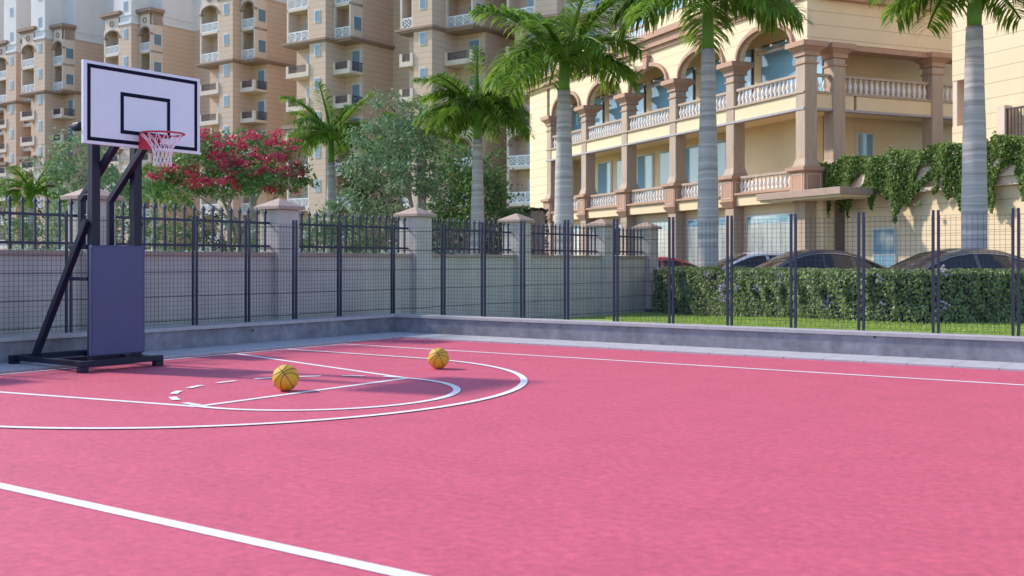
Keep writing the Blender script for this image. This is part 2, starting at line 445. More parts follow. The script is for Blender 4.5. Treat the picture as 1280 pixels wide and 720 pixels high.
paint('free_throw_semicircle', arc, 0.0075)
for k in range(9):
    t0 = math.pi + math.pi * (k + 0.22) / 9; t1 = math.pi + math.pi * (k + 0.74) / 9
    paint('free_throw_dash', [(5.70 + 1.58 * math.sin(t0 + (t1 - t0) * j / 5), CV - 1.58 * math.cos(t0 + (t1 - t0) * j / 5)) for j in range(6)], 0.0085)
r3 = 3.77
arc = [(1.09, CV - r3)] + [(3.88 + r3 * math.sin(t), CV - r3 * math.cos(t)) for t in [math.pi * k / 72 for k in range(73)]] + [(1.09, CV + r3)]
paint('three_point_line', arc, 0.0095)

# ------------------------------------------------------------------ low concrete walls round the court
PH = 0.38
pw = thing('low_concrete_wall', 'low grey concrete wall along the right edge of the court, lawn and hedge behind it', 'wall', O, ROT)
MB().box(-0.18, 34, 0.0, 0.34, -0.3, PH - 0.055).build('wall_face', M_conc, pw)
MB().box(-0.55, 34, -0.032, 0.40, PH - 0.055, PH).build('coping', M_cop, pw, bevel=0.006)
pw2 = thing('low_concrete_wall', 'low shaded concrete wall along the court baseline behind the basketball hoop', 'wall', O, ROT)
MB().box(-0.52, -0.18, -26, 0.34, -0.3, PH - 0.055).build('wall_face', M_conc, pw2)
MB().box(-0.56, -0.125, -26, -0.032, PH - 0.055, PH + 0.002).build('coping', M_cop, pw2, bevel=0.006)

# ------------------------------------------------------------------ weldmesh fences: pairs of posts and wire panels
FT_, FM = 2.22, 2.14
def wire_panel(x0, x1, z0, z1, along):
    """ real wires, 4-sided, along X ('x') or Y ('y')"""
    mb = MB(); w = 0.0020; pitch = 0.074
    def put(a0, a1, b0, b1, h0, h1):
        if along == 'x': mb.box(a0, a1, b0, b1, h0, h1)
        else: mb.box(b0, b1, a0, a1, h0, h1)
    n = max(1, round((x1 - x0) / pitch)); 
    for i in range(n + 1):
        x = x0 + (x1 - x0) * i / n; put(x - w, x + w, -w, w, z0, z1)
    m = round((z1 - z0) / pitch)
    for i in range(m + 1):
        z = z0 + (z1 - z0) * i / m; put(x0, x1, -w * 3.1, -w * 1.05, z - w, z + w)
    return mb
def post_pair(mb_parent, c, along, gap):
    for s in (-1, 1):
        mb = MB()
        x = c + s * gap
        if along == 'x': mb.box(x - 0.018, x + 0.018, -0.018, 0.018, PH + 0.003, FT_)
        else: mb.box(-0.018, 0.018, x - 0.018, x + 0.018, PH + 0.003, FT_)
        mb.build('post', M_navy, mb_parent, bevel=0.004)
fr = thing('wire_mesh_fence', 'dark wire mesh fence of paired posts standing on the right court wall before the hedge', 'fence', O + A * 0.33, ROT)
pu = [1.85, 2.78, 3.76, 4.80, 5.90, 6.98, 8.08, 9.17, 10.28, 11.38, 12.5, 13.6, 14.7, 15.8]
pu = [-0.3, 0.85] + pu
for c in pu[1:]: post_pair(fr, c, 'x', 0.036)
for c0, c1 in zip(pu[:-1], pu[1:]):
    wire_panel(c0 + 0.06, c1 - 0.06, PH + 0.04, FM, 'x').build('wire_panel', M_navy, fr)
fl = thing('wire_mesh_fence', 'dark wire mesh fence on the baseline wall, in front of the pillared boundary wall', 'fence', O + U * -0.44, ROT)
pvv = [-0.28, 1.28, 2.45, 3.58, 4.72, 5.88, 7.05, 8.2, 9.4, 10.6]
for c in pvv: post_pair(fl, -c, 'y', 0.038)
for c0, c1 in zip(pvv[:-1], pvv[1:]):
    wire_panel(-c1 + 0.06, -c0 - 0.06, PH + 0.04, FM, 'y').build('wire_panel', M_navy, fl)

# ------------------------------------------------------------------ boundary wall with capped pillars and iron railings
W0 = Vector((-6.78, 17.4, 0))
bw = thing('boundary_wall', 'long pale block boundary wall with capped pillars behind the court fence', 'wall', W0, ROT)
ps = [-8.0, -4.0, 0.0, 4.03, 8.04, 11.97, 16.2, 18.9]
WT = 1.62
for i, s in enumerate(ps):
    hw = 0.26
    p = MB().box(-hw, hw, s - hw, s + hw, -0.3, 2.44).build('pillar', M_wall, bw, bevel=0.012)
    c = MB(); c.box(-hw - 0.085, hw + 0.085, s - hw - 0.085, s + hw + 0.085, 2.44, 2.50)
    c.frustum(0, s, 2.50, 2.66, hw + 0.085, hw + 0.085, 0.03, 0.03)
    c.build('pillar_cap', M_cap, p, bevel=0.006)
for s0, s1 in zip(ps[:-1], ps[1:]):
    MB().box(-0.10, 0.10, s0 + 0.262, s1 - 0.262, -0.3, WT - 0.07).build('wall_panel', M_wall, bw)
    MB().box(-0.15, 0.15, s0 + 0.263, s1 - 0.263, WT - 0.07, WT).build('coping', M_cap, bw, bevel=0.01)
rail_labels = ['navy iron railing on the boundary wall beyond the picture edge', 'navy iron picket railing on the wall, left of the hoop stand',
               'navy iron picket railing below the red flowering tree', 'navy iron picket railing below the tall grey-green tree',
               'navy iron picket railing at the foot of the slim palm', 'navy iron picket railing before the big left palm trunk',
               'shortest navy iron railing, at the far end of the boundary wall', 'x']
for i, (s0, s1) in enumerate(zip(ps[:-1], ps[1:])):
    if i == 0: continue
    r = thing('iron_railing', rail_labels[i], 'railing', W0 + A * ((s0 + s1) / 2) + Vector((0, 0, WT)), ROT, 'iron railings on the boundary wall')
    hl = (s1 - s0) / 2 - 0.265
    for z in (0.12, 0.56):
        MB().box(-0.018, 0.018, -hl, hl, z - 0.022, z + 0.022).build('rail', M_navy, r)
    n = int(2 * hl / 0.2)
    for k in range(n):
        y = -hl + 2 * hl * (k + 0.5) / n
        p = MB(); p.box(-0.017, 0.017, y - 0.017, y + 0.017, 0.02, 0.74)
        p.frustum(0, y, 0.74, 0.77, 0.03, 0.03, 0.03, 0.03); p.frustum(0, y, 0.77, 0.84, 0.024, 0.024, 0.003, 0.003)
        p.build('picket', M_navy, r)

# ------------------------------------------------------------------ right arcade building
K = 1.15
def kz(z): return (z - 1.45) * K + 1.45
F0 = Vector((8.41, 41.4, 0))
ab = thing('arcade_building', 'cream arcaded clubhouse with round arches, tan columns and white balustrades', 'building', F0, CROT)
cs = [16.6, 12.52, 8.40, 4.20, 0.0, -4.27]
SE = -4.27
zslab0, zped0, zb0, zb1, zped1 = 3.56, 3.74, 3.98, 4.68, 4.72
zu0, zub0, zub1 = 6.80, 7.36, 8.02
zs1, zc0, zc1 = 8.58, 8.74, 9.06
zcor0, zcor1, ztop = 10.55, 11.30, 12.05
G0 = -0.3
# main wall end at left, plain
MB().box(16.95, 19.2, -6, 0.0, G0, zcor0).build('end_wall', M_cream, ab)
# recessed wall behind the arcade
MB().box(SE + 1.6, 16.95, -2.2, -1.7, zb0 - 0.2, zu0).build('recessed_wall', M_creamp, ab)
MB().box(SE + 1.6, 16.95, -2.0, -1.25, zub0 - 0.15, zcor0 - 0.3).build('recessed_wall', M_creamp, ab)
MB().box(-4.9, 16.95, -0.9, -0.4, G0, zslab0).build('ground_floor_wall', M_cream, ab)
MB().box(SE + 0.1, 16.95, -3.0, -0.27, zcor0 - 0.3, zcor0 - 0.05).build('ceiling_slab', M_creamp, ab)
# slabs
MB().box(SE - 0.2, 16.9, -2.1, 0.05, zslab0, zb0 - 0.02).build('balcony_slab', M_creamp, ab)
MB().box(SE - 0.25, 16.9, -0.2, 0.16, zb0 - 0.02, zb0 + 0.06).build('slab_moulding', M_ped, ab)
MB().box(SE - 0.2, 16.9, -2.1, 0.02, zu0 + 0.003, zub0 - 0.06).build('balcony_slab', M_creamp, ab)
MB().box(SE - 0.24, 16.9, -0.25, 0.10, zub0 - 0.06, zub0).build('slab_moulding', M_col, ab)
MB().box(SE - 0.24, 16.9, -0.25, 0.09, zu0 - 0.08, zu0).build('slab_moulding', M_cop, ab)
bal_prof = [(0.045, 0), (0.07, 0.0), (0.07, 0.05), (0.035, 0.07), (0.075, 0.17), (0.085, 0.24), (0.06, 0.36), (0.03, 0.46), (0.035, 0.49), (0.065, 0.51), (0.065, 0.55)]
bal_me = MB().lathe(bal_prof, 0, 0, 8).mesh('baluster', M_bal, smooth=True)
def balustrade(parent, x0, x1, y, z0, z1, axis='x'):
    mb = MB(); lo = MB(); L = x1 - x0
    if axis == 'x':
        mb.box(x0, x1, y - 0.10, y + 0.10, z1 - 0.09, z1); 
        lo.box(x0, x1, y - 0.09, y + 0.09, z0, z0 + 0.05)
    else:
        mb.box(y - 0.10, y + 0.10, x0, x1, z1 - 0.09, z1); lo.box(y - 0.09, y + 0.09, x0, x1, z0, z0 + 0.05)
    b = mb.build('balustrade', M_col, parent)
    lo.build('bottom_rail', M_col, b)
    n = max(1, int(L / 0.235)); sc_ = (z1 - z0 - 0.14) / 0.55
    for k in range(n):
        h = x0 + L * (k + 0.5) / n
        o = link('baluster', bal_me, b, (h, y, z0 + 0.05) if axis == 'x' else (y, h, z0 + 0.05)); o.scale = (1, 1, sc_)
# columns
def column(parent, x, y, w=0.26):
    c = MB(); c.box(x - w, x + w, y - w, y + w, zped1 + 0.16, zs1)
    o = c.build('column', M_col, parent, bevel=0.03)
    b = MB(); b.box(x - w - .09, x + w + .09, y - w - .09, y + w + .09, zped1, zped1 + 0.07)
    b.frustum(x, y, zped1 + 0.07, zped1 + 0.30, w + .07, w + .07, w + 0.004, w + 0.004)
    b.build('column_base', M_col, o)
    k = MB(); k.box(x - w - .04, x + w + .04, y - w - .04, y + w + .04, zs1 - 0.28, zs1 - 0.22)
    k.box(x - w - .06, x + w + .06, y - w - .06, y + w + .06, zs1, zc0)
    k.frustum(x, y, zc0, zc0 + 0.14, w + .08, w + .08, w + .22, w + .22)
    k.box(x - w - .26, x + w + .26, y - w - .26, y + w + .26, zc0 + 0.14, zc1)
    k.build('capital', M_ped, o)
    d = MB(); d.box(x - w - .14, x + w + .14, y - w - .14, y + w + .14, zped0, zped1 - 0.16)
    d.box(x - w - .26, x + w + .26, y - w - .26, y + w + .26, zped1 - 0.12, zped1)
    d.box(x - w - .2, x + w + .2, y - w - .2, y + w + .2, zped1 - 0.16, zped1 - 0.12)
    d.frustum(x, y, zped0 - 0.25, zped0, w + .05, w + .05, w + .2, w + .2)
    p = d.build('pedestal', M_ped, parent)
    q = MB()
    for (dx, dy) in ((0, 1), (-1, 0)):     # raised panel frames on the two seen sides
        h0, h1, e = zped0 + 0.10, zped1 - 0.24, w + 0.145
        for a0, a1, z0, z1 in ((-.3, .3, h0, h0 + .025), (-.3, .3, h1 - .025, h1), (-.3, -.275, h0, h1), (.275, .3, h0, h1)):
            if dy: q.box(x + a0, x + a1, y + e - .01, y + e + .012, z0, z1)
            else: q.box(x - e - .012, x - e + .01, y + a0, y + a1, z0, z1)
    q.build('panel_moulding', M_slab, p)
    l = MB(); l.box(x - w - .02, x + w + .02, y - w - .02, y + w + .02, G0, zped0 - 0.25)
    l.build('lower_pilaster', M_col, parent)
for s in cs: column(ab, s, -0.20)
for i in range(len(cs) - 1):
    a1, a0 = cs[i], cs[i + 1]
    balustrade(ab, a0 + 0.42, a1 - 0.42, -0.12, zb0 + 0.06, zb1)
    balustrade(ab, a0 + 0.28, a1 - 0.28, -0.12, zub0, zub1)
    # windows on the middle floor, upper floor and shop fronts
    mid = (a0 + a1) / 2
    if i < 4:
        for s in (-1, 1):
            if i == 3 and s == -1: continue
            w = MB().box(mid + s * 1.02 - 0.74, mid + s * 1.02 + 0.74, -1.70, -1.62, 4.0, 6.5).build('window', M_frame, ab)
            MB().box(mid + s * 1.02 - 0.67, mid + s * 1.02 + 0.67, -1.655, -1.605, 4.05, 6.43).build('pane', M_bglass, w)
    w = MB().box(a0 + 0.30, a1 - 0.30, -1.25, -1.19, zub0 + 0.1, 9.75).build('window', M_rail, ab)
    MB().box(a0 + 0.36, a1 - 0.36, -1.21, -1.17, zub0 + 0.15, 9.69).build('pane', M_bglass, w)
    w = MB().box(a0 + 0.62, a1 - 0.55, -0.40, -0.33, 0.1, 3.2).build('shop_window', M_frame, ab)
    MB().box(a0 + 0.68, a1 - 0.61, -0.35, -0.31, 0.15, 2.85).build('pane', M_shop, w)
    MB().box(a0 + 0.68, a1 - 0.61, -0.35, -0.315, 2.88, 3.14).build('pane', M_bglass, w)
# spandrel wall with arches
def arch_pts(x0, x1, zb, rise, n=24):
    xm, hw = (x0 + x1) / 2, (x1 - x0) / 2
    return [(xm - hw * math.cos(math.pi * k / n), zb + rise * math.sin(math.pi * k / n) ** 0.9) for k in range(n + 1)]
for i in range(len(cs) - 1):
    a1, a0 = cs[i], cs[i + 1]
    pts = arch_pts(a0 + 0.50, a1 - 0.50, zc1, 0.92)
    vs = []; fs = []
    xs = [(a0, zc1)] + pts + [(a1, zc1)]
    for (x, z) in xs:
        for yy in (0.0, -0.26): vs += [(x, yy, z), (x, yy, zcor0)]
    for k in range(len(xs) - 1):
        b = 4 * k; c = b + 4
        fs += [(b, c, c + 1, b + 1), (b + 2, b + 3, c + 3, c + 2), (b, b + 2, c + 2, c)]
    MB().add(vs, fs).build('arch_wall', M_cream, ab)
    # projecting brown arch moulding
    vs = []; fs = []
    o_ = arch_pts(a0 + 0.40, a1 - 0.40, zc1, 1.06)
    for (xi, zi), (xo, zo) in zip(pts, o_):
        vs += [(xi, 0.12, zi - 0.02), (xo, 0.12, zo), (xo, -0.05, zo), (xi, -0.05, zi - 0.02)]
    for k in range(len(pts) - 1):
        b = 4 * k; c = b + 4
        for q in range(4): fs.append((b + q, b + (q + 1) % 4, c + (q + 1) % 4, c + q))
    MB().add(vs, fs).build('arch_moulding', M_ped, ab)
    xm = (a0 + a1) / 2
    k = MB(); k.wallprism([(xm - 0.13, zc1 + 0.80), (xm + 0.13, zc1 + 0.80), (xm + 0.2, zc1 + 1.32), (xm - 0.2, zc1 + 1.32)], 'x', -0.02, 0.2)
    k.box(xm - 0.24, xm + 0.24, -0.02, 0.23, zc1 + 1.32, zc1 + 1.39)
    k.build('keystone', M_ped, ab)
    t = MB()
    t.bar((xm - 1.5, -0.75, zc1 + 0.25), (xm + 1.5, -0.75, zc1 + 0.25), 0.09)
    for dx in (-0.9, 0, 0.9): t.bar((xm + dx, -0.27, zc1 + 0.32), (xm + dx, -1.24, zc1 + 0.32), 0.08)
    t.build('arch_beam', M_col, ab)
# cornice and roof balustrade on the front
for z0, z1, pr in ((zcor0, zcor0 + 0.16, 0.10), (zcor0 + 0.16, zcor0 + 0.5, 0.22), (zcor0 + 0.5, zcor1, 0.38)):
    MB().box(SE - 0.3 - pr, 19.2 + pr, -7, pr, z0, z1).build('cornice', M_ped, ab)
for x in [19.0 - 3.2 * k for k in range(8)]:
    MB().box(x - 0.3, x + 0.3, -0.6, 0.0, zcor1, ztop + 0.1).build('parapet_pier', M_cream, ab)
for k in range(7):
    x1 = 19.0 - 3.2 * k - 0.32; x0 = x1 - 2.56
    if k in (0, 1, 2, 3): balustrade(ab, x0, x1, -0.3, zcor1 + 0.02, ztop)
    else: MB().box(x0, x1, -0.5, -0.1, zcor1, ztop).build('parapet_wall', M_cream, ab)
# side range turning away to the right: local -Y is inwards
dx0 = SE
column(ab, dx0, -1.42)
column(ab, dx0, -5.9)
MB().box(dx0 - 0.30, dx0 + 0.06, -9.5, -0.262, zc1 + 0.01, zcor0).build('side_wall', M_cream, ab)
MB().box(dx0 - 0.30, dx0 - 0.001, -0.26, 0.0, zc1 + 0.01, zcor0).build('corner_wall', M_cream, ab)
MB().box(dx0 - 0.2, dx0 + 1.5, -9.5, -2.22, zu0 + 0.004, zub0 - 0.07).build('balcony_slab', M_creamp, ab)
MB().box(dx0 - 0.24, dx0 + 0.1, -9.5, -0.26, zub0 - 0.062, zub0 - 0.002).build('slab_moulding', M_col, ab)
MB().box(dx0 - 0.22, dx0 + 0.1, -9.5, -0.26, zu0 - 0.081, zu0 - 0.001).build('slab_moulding', M_cop, ab)
MB().box(dx0 - 0.28, dx0 + 0.4, -9.5, -0.68, zc0 + 0.14, zc1 + 0.008).build('architrave', M_ped, ab)
balustrade(ab, -1.14, -0.48, dx0, zub0, zub1, 'y')
balustrade(ab, -5.62, -1.70, dx0, zub0, zub1, 'y')
balustrade(ab, -9.4, -6.2, dx0, zub0, zub1, 'y')
sw = MB().box(dx0 + 1.6, dx0 + 2.0, -9.5, -2.25, G0, zcor0 - 0.3).build('side_recess_wall', M_creamp, ab)
w = MB().box(dx0 + 1.52, dx0 + 1.6, -4.5, -3.7, zped1 + 0.1, 6.3).build('window', M_frame, ab)
MB().box(dx0 + 1.49, dx0 + 1.54, -4.42, -3.78, zped1 + 0.15, 6.22).build('pane', M_bglass, w)
MB().box(dx0 - 0.6, dx0 + 0.4, -9.5, -0.5, zcor0 + 0.004, zcor1 - 0.01).build('cornice', M_ped, ab)
# entrance canopy at the corner
cp = MB(); cp.box(SE - 2.9, SE + 1.6, -1.6, 0.75, 3.62, 3.86)
cp.build('entrance_canopy', M_cap, ab, bevel=0.02)
MB().box(SE - 2.8, SE + 1.5, -1.5, 0.65, 3.55, 3.618).build('canopy_soffit', M_creamp, ab)

# ------------------------------------------------------------------ planter wing in front, with ivy, and the near block above it
DP = -0.87          # plane of the planter wall, inwards of the facade
pb = thing('planter_wing', 'low cream side wing with joint lines and a raised planter carrying ivy', 'building', F0, CROT)
MB().box(-20, SE - 0.9, -6, DP - 0.25, G0, 3.62).build('wing_wall', M_cream, pb)
MB().box(-20, SE + 0.5, -1.9, DP + 0.10, 3.87, 4.66).build('planter_box', M_slab, pb)
MB().box(-20, SE - 0.9, -6, DP - 0.02, 3.623, 3.868).build('wing_ledge', M_slab, pb)
w = MB().box(SE - 3.4, SE - 2.35, DP - 0.25, DP - 0.18, -0.1, 2.55).build('door', M_frame, pb)
MB().box(SE - 3.34, SE - 2.90, DP - 0.2, DP - 0.16, 0.0, 1.65).build('pane', M_bglass, w)
MB().box(SE - 2.85, SE - 2.41, DP - 0.2, DP - 0.16, 0.0, 1.65).build('pane', M_bglass, w)
MB().box(SE - 3.34, SE - 2.41, DP - 0.2, DP - 0.16, 1.70, 2.5).build('pane', M_bglass, w)

nb = thing('cream_block', 'sunlit cream block with brown cornice and dark balcony railing at the right picture edge', 'building', F0, CROT)
NX = SE - 4.35     # its far vertical edge
DN = -2.5
def band(x0, x1, y0, y1, z0, z1, nm='block_wall', m=None): return MB().box(x0, x1, y0, y1, z0, z1).build(nm, m or M_cream, nb)
band(-22, NX, -9, DN - 0.5, 4.0, 14.5)
band(-22, NX - 0.72, DN - 0.498, DN, 4.0, 14.5)
band(NX - 0.72, NX, DN - 0.498, DN, 4.0, 5.75)
band(NX - 0.72, NX, DN - 0.498, DN, 7.2, 14.5)
MB().box(NX - 0.18, NX, DN - 0.30, DN - 0.02, 5.75, 7.2).build('window_mullion', M_slab, nb)
MB().box(NX - 0.71, NX - 0.19, DN - 0.497, DN - 0.44, 5.76, 7.19).build('window_pane', M_rail, nb)
for z0, z1, pr in ((4.30, 4.50, 0.35), (4.50, 4.85, 0.22), (4.85, 5.08, 0.45)):
    MB().box(-22, NX - 1.55, DN - 0.1, DN + pr, z0, z1).build('cornice', M_ped, nb)
br = MB()
br.box(-21, NX - 2.45, DN + 0.30, DN + 0.36, 5.95, 6.0); br.box(-21, NX - 2.45, DN + 0.31, DN + 0.35, 5.18, 5.22)
for k in range(150): br.box(NX - 2.5 - 0.12 * k, NX - 2.47 - 0.12 * k, DN + 0.31, DN + 0.345, 5.08, 5.95)
br.build('balcony_railing', M_rail, nb)
MB().box(NX - 2.45, NX - 2.15, DN + 0.1, DN + 0.42, 5.08, 6.1).build('balcony_pier', M_slab, nb)

# hanging ivy
def ivy():
    pts = []; out = []
    n = 34000
    xs = rng.uniform(-18.0, SE + 0.35, n)
    drop = lambda x: 1.15 + 0.28 * np.sin(x * 2.1) + 0.30 * np.sin(x * 5.3 + 1) + 0.25 * np.sin(x * 11.7 + 2)
    dm = np.clip(drop(xs), 0.25, 2.0)
    t = rng.uniform(0, 1, n) ** 0.8
    z = 4.86 - t * (0.25 + dm) + rng.normal(0, 0.04, n)
    top = 4.86 + 0.12 * np.sin(xs * 3) + 0.1 * np.sin(xs * 7.7)
    z = z + (top - 4.86) * (1 - t)
    y = DP + 0.14 + rng.uniform(0, 0.13, n) * (1 - 0.4 * t) + 0.08 * np.sin(xs * 6)
    hole = (np.sin(xs * 2.1 - 0.9) + 0.25 * np.sin(z * 9 + xs * 7) < -0.88) & (z < 4.4)
    pts = np.stack([xs, y, z], 1)[~hole]
    m2 = 9000
    x2 = rng.uniform(-18.0, SE + 0.35, m2)
    p2 = np.stack([x2, DP - rng.uniform(-0.2, 0.9, m2), 4.72 + rng.uniform(0, 0.22, m2) + 0.1 * np.sin(x2 * 3)], 1)
    pts = np.concatenate([pts, p2])
    v, q = leaf_arrays(pts, 0.105, 0.75, np.array([0, 1.0, 0.0]))
    return np_mesh('hanging_ivy', v, q, L_ivy)
iv = link('hanging_ivy', ivy(), None, F0, (0, 0, CROT))
tag(iv, 'green ivy hanging in long tresses over the planter above the parked cars', 'ivy')

# ------------------------------------------------------------------ apartment towers
def lattice(mb, x0, x1, y, z0, z1, axis='x'):
    t = 0.05
    def B(a0, a1, c0, c1):
        if axis == 'x': mb.box(a0, a1, y - 0.04, y + 0.04, c0, c1)
        else: mb.box(y - 0.04, y + 0.04, a0, a1, c0, c1)
    B(x0, x1, z0, z0 + 0.12); B(x0, x1, z1 - 0.12, z1)
    n = max(1, round((x1 - x0) / 0.8)); w = (x1 - x0) / n
    for i in range(n):
        c0 = x0 + w * i; c1 = c0 + w
        B(c0, c0 + 0.06, z0 + 0.12, z1 - 0.12); B(c1 - 0.06, c1, z0 + 0.12, z1 - 0.12)
        for (p, q) in (((c0, z0 + 0.1), (c1, z1 - 0.1)), ((c0, z1 - 0.1), (c1, z0 + 0.1))):
            if axis == 'x': mb.bar((p[0], y, p[1]), (q[0], y, q[1]), 0.07, 0.11, (0, 1, 0))
            else: mb.bar((y, p[0], p[1]), (y, q[0], q[1]), 0.07, 0.11, (1, 0, 0))
        xm, zm = (c0 + c1) / 2, (z0 + z1) / 2
        for k in range(4):
            an = [k * math.pi / 2, (k + 1) * math.pi / 2]
            rr = min(w, z1 - z0) * 0.36
            pts = [(xm + rr * math.cos(a), zm + rr * math.sin(a)) for a in an]
            if axis == 'x': mb.bar((pts[0][0], y, pts[0][1]), (pts[1][0], y, pts[1][1]), 0.05, 0.08, (0, 1, 0))
            else: mb.bar((y, pts[0][0], pts[0][1]), (y, pts[1][0], pts[1][1]), 0.05, 0.08, (1, 0, 0))
    return mb
def make_tower(label, loc, sw=2.0, lb=2.8, ry=0.92, t1=2.44, s1=2.15, t2=4.0, right=4.5, ztop=42, deep=8, leftbay=True):
    t = thing('apartment_tower', label, 'building', loc, ROT, 'stepped beige apartment towers beyond the trees')
    L = -sw - lb - 0.2
    poly = [(-sw, 0), (0, 0), (0, t1), (s1, t1), (s1, t1 + t2), (s1 + right, t1 + t2), (s1 + right, t1 + t2 + deep), (L, t1 + t2 + deep), (L, 1.3), (-sw, 1.3)]
    MB().prism(poly, -0.3, 27.2).build('tower_wall', M_tower, t)
    MB().prism(poly, 27.2, ztop).build('upper_wall', M_towerw, t)
    yb = t1 + t2
    def slabpoly(e): return [(L - e, -e), (e, -e), (e, ry - e), (s1 + e, ry - e), (s1 + e, yb - 0.02), (L - e, yb - 0.02)]
    MB().prism(slabpoly(0.14), 20.85, 21.0).build('ledge', M_trim, t)
    MB().prism(slabpoly(0.28), 21.0, 21.2).build('ledge', M_trim, t)
    def wallband(z0, z1, e, m):
        MB().box(-sw - e, e, -e, 0.02, z0, z1).build('string_course', m, t); MB().box(-0.02, e, 0.021, t1, z0, z1).build('string_course', m, t); MB().box(s1 - 0.02, s1 + e, t1 + 0.02, yb, z0, z1).build('string_course', m, t)
    wallband(27.2, 27.5, 0.10, M_white); wallband(28.1, 28.3, 0.08, M_white)
    # narrow windows in the strip
    for n in range(1, 13):
        z = 3 * n + 2.2
        w = MB().box(-sw * 0.5 - 0.34, -sw * 0.5 + 0.34, -0.05, 0.02, z - 0.55, z + 0.55).build('window', M_frame, t)
        g_ = MB(); g_.box(-sw * 0.5 - 0.26, -sw * 0.5 - 0.02, -0.07, 0.0, z - 0.47, z + 0.47); g_.box(-sw * 0.5 + 0.02, -sw * 0.5 + 0.26, -0.07, 0.0, z - 0.47, z + 0.47)
        g_.build('pane', M_glass, w)
    bays = []
    if leftbay: bays.append((L + 0.1, -sw - 0.02, 0.0, 1.3, False))
    bays.append((0.05, s1, ry, t1, True))
    for (x0, x1, yf, yw, isright) in bays:
        for n in range(1, 9):
            z = 3.0 * n
            style = 'lattice' if n <= 3 or n >= 7 else 'parapet'
            if n != 7: MB().box(x0, x1, yf - (0.12 if style == 'parapet' else 0.0), yw - 0.01, z, z + 0.25).build('balcony_slab', M_slab, t)
            # balcony door in the back wall
            xm = (x0 + x1) / 2
            w = MB().box(xm - 0.2, xm + 0.95 if x1 - x0 > 2.2 else xm + 0.8, yw - 0.06, yw + 0.01, z + 0.26, z + 2.3).build('balcony_door', M_frame, t)
            MB().box(xm - 0.13, xm + 0.88 if x1 - x0 > 2.2 else xm + 0.73, yw - 0.09, yw - 0.02, z + 0.33, z + 2.23).build('pane', M_glass, w)
            if style == 'lattice':
                zb = z + (0.22 if n == 7 else 0.25)
                lattice(MB(), x0 + 0.2, x1 - 0.2, yf + 0.06, zb, z + 1.15).build('lattice_railing', M_white, t)
            else:
                p = MB(); p.box(x0, x0 + 0.3, yf - 0.12, yf + 0.16, z + 0.25, z + 1.1); p.box(x1 - 0.3, x1, yf - 0.12, yf + 0.16, z + 0.25, z + 1.1)
                p.box(x0 + 0.3, x1 - 0.3, yf - 0.12, yf + 0.02, z + 0.25, z + 0.42)
                p.build('balcony_parapet', M_slab, t)
                r = MB(); nn = int((x1 - x0 - 0.6) / 0.13)
                r.box(x0 + 0.3, x1 - 0.3, yf - 0.08, yf - 0.03, z + 1.0, z + 1.06)
                for k in range(nn): 
                    xx = x0 + 0.3 + (x1 - x0 - 0.6) * (k + 0.5) / nn; r.box(xx - 0.025, xx + 0.025, yf - 0.075, yf - 0.035, z + 0.42, z + 1.0)
                if isright:
                    yy0 = yf + 0.16
                    r.box(x1 - 0.06, x1 - 0.01, yy0, yw - 0.02, z + 1.0, z + 1.06)
                    for k in range(8):
                        yy = yy0 + (yw - yy0) * (k + 0.5) / 8; r.box(x1 - 0.055, x1 - 0.015, yy - 0.025, yy + 0.025, z + 0.25, z + 1.0)
                r.build('balcony_railing', M_rail, t)
        # piers, arches, oculus and cornice over the two lattice storeys at the foot and above the ledge
        for zb, zt in ((3.0, 12.0), (21.2, 27.0)):
            p = MB(); p.box(x0, x0 + 0.2, yf, yf + 0.25, zb, zt); p.box(x1 - 0.2, x1, yf, yf + 0.25, zb, zt)
            if isright: 
                p.box(x1 - 0.15, x1, yf + 0.25, yw - 0.005, zb, zt + 1.2)
            else:
                p.box(x0, x0 + 0.15, yf + 0.25, yw - 0.005, zb, zt + 1.2)
            p.build('bay_pier', M_slab, t)
            pts = arch_pts(x0 + 0.2, x1 - 0.2, zt - 0.9, 0.75, 12)
            vs = []; fs = []
            for (x, z) in pts:
                for yy in (yf + 0.02, yf + 0.24): vs += [(x, yy, z), (x, yy, zt + 1.2)]
            for k in range(len(pts) - 1):
                b = 4 * k; c = b + 4
                fs += [(b, b + 1, c + 1, c), (b + 2, c + 2, c + 3, b + 3), (b, c, c + 2, b + 2)]
            MB().add(vs, fs).build('bay_arch', M_slab, t)
            MB().tube([(x, yf + 0.0, z) for x, z in pts], 0.09, 6).build('arch_moulding', M_trim, t)
            xm = (x0 + x1) / 2
            MB().tube([(xm + 0.28 * math.cos(a), yf + 0.0, zt + 0.55 + 0.28 * math.sin(a)) for a in [2 * math.pi * k / 14 for k in range(14)]], 0.07, 5, closed=True).build('oculus', M_trim, t)
            c = MB(); c.box(x0, x1, yf + 0.245, yw - 0.006, zt, zt + 1.19)
            c.build('bay_wall', M_slab, t)
            for z0, z1, e in ((zt + 1.2, zt + 1.4, 0.15), (zt + 1.4, zt + 1.75, 0.38)):
                MB().box(x0 - e, x1 + e, yf - e, yw - 0.007, z0, z1).build('cornice', M_trim, t)
            for s in (x0 + 0.1, x1 - 0.1):
                MB().box(s - 0.18, s + 0.18, yf - 0.08, yf + 0.3, zt - 1.05, zt - 0.88).build('arch_capital', M_trim, t)
    # windows in the shaded side of the right bay and long wall
    for n in (7, 8):
        z = 3 * n
        w = MB().box(s1 - 0.02, s1 + 0.05, ry + 0.3, ry + 1.35, z + 0.8, z + 2.1).build('window', M_frame, t)
        MB().box(s1 + 0.0, s1 + 0.07, ry + 0.38, ry + 1.27, z + 0.88, z + 2.02).build('pane', M_glass, w)
    return t
def TK(x, D): return PD(x, D)
make_tower('beige tower cut off by the left picture edge, behind all the other towers', TK(-14, 141.0))
make_tower('far left beige tower with white top, its white storeys reaching lowest in the picture', TK(20, 132.2))
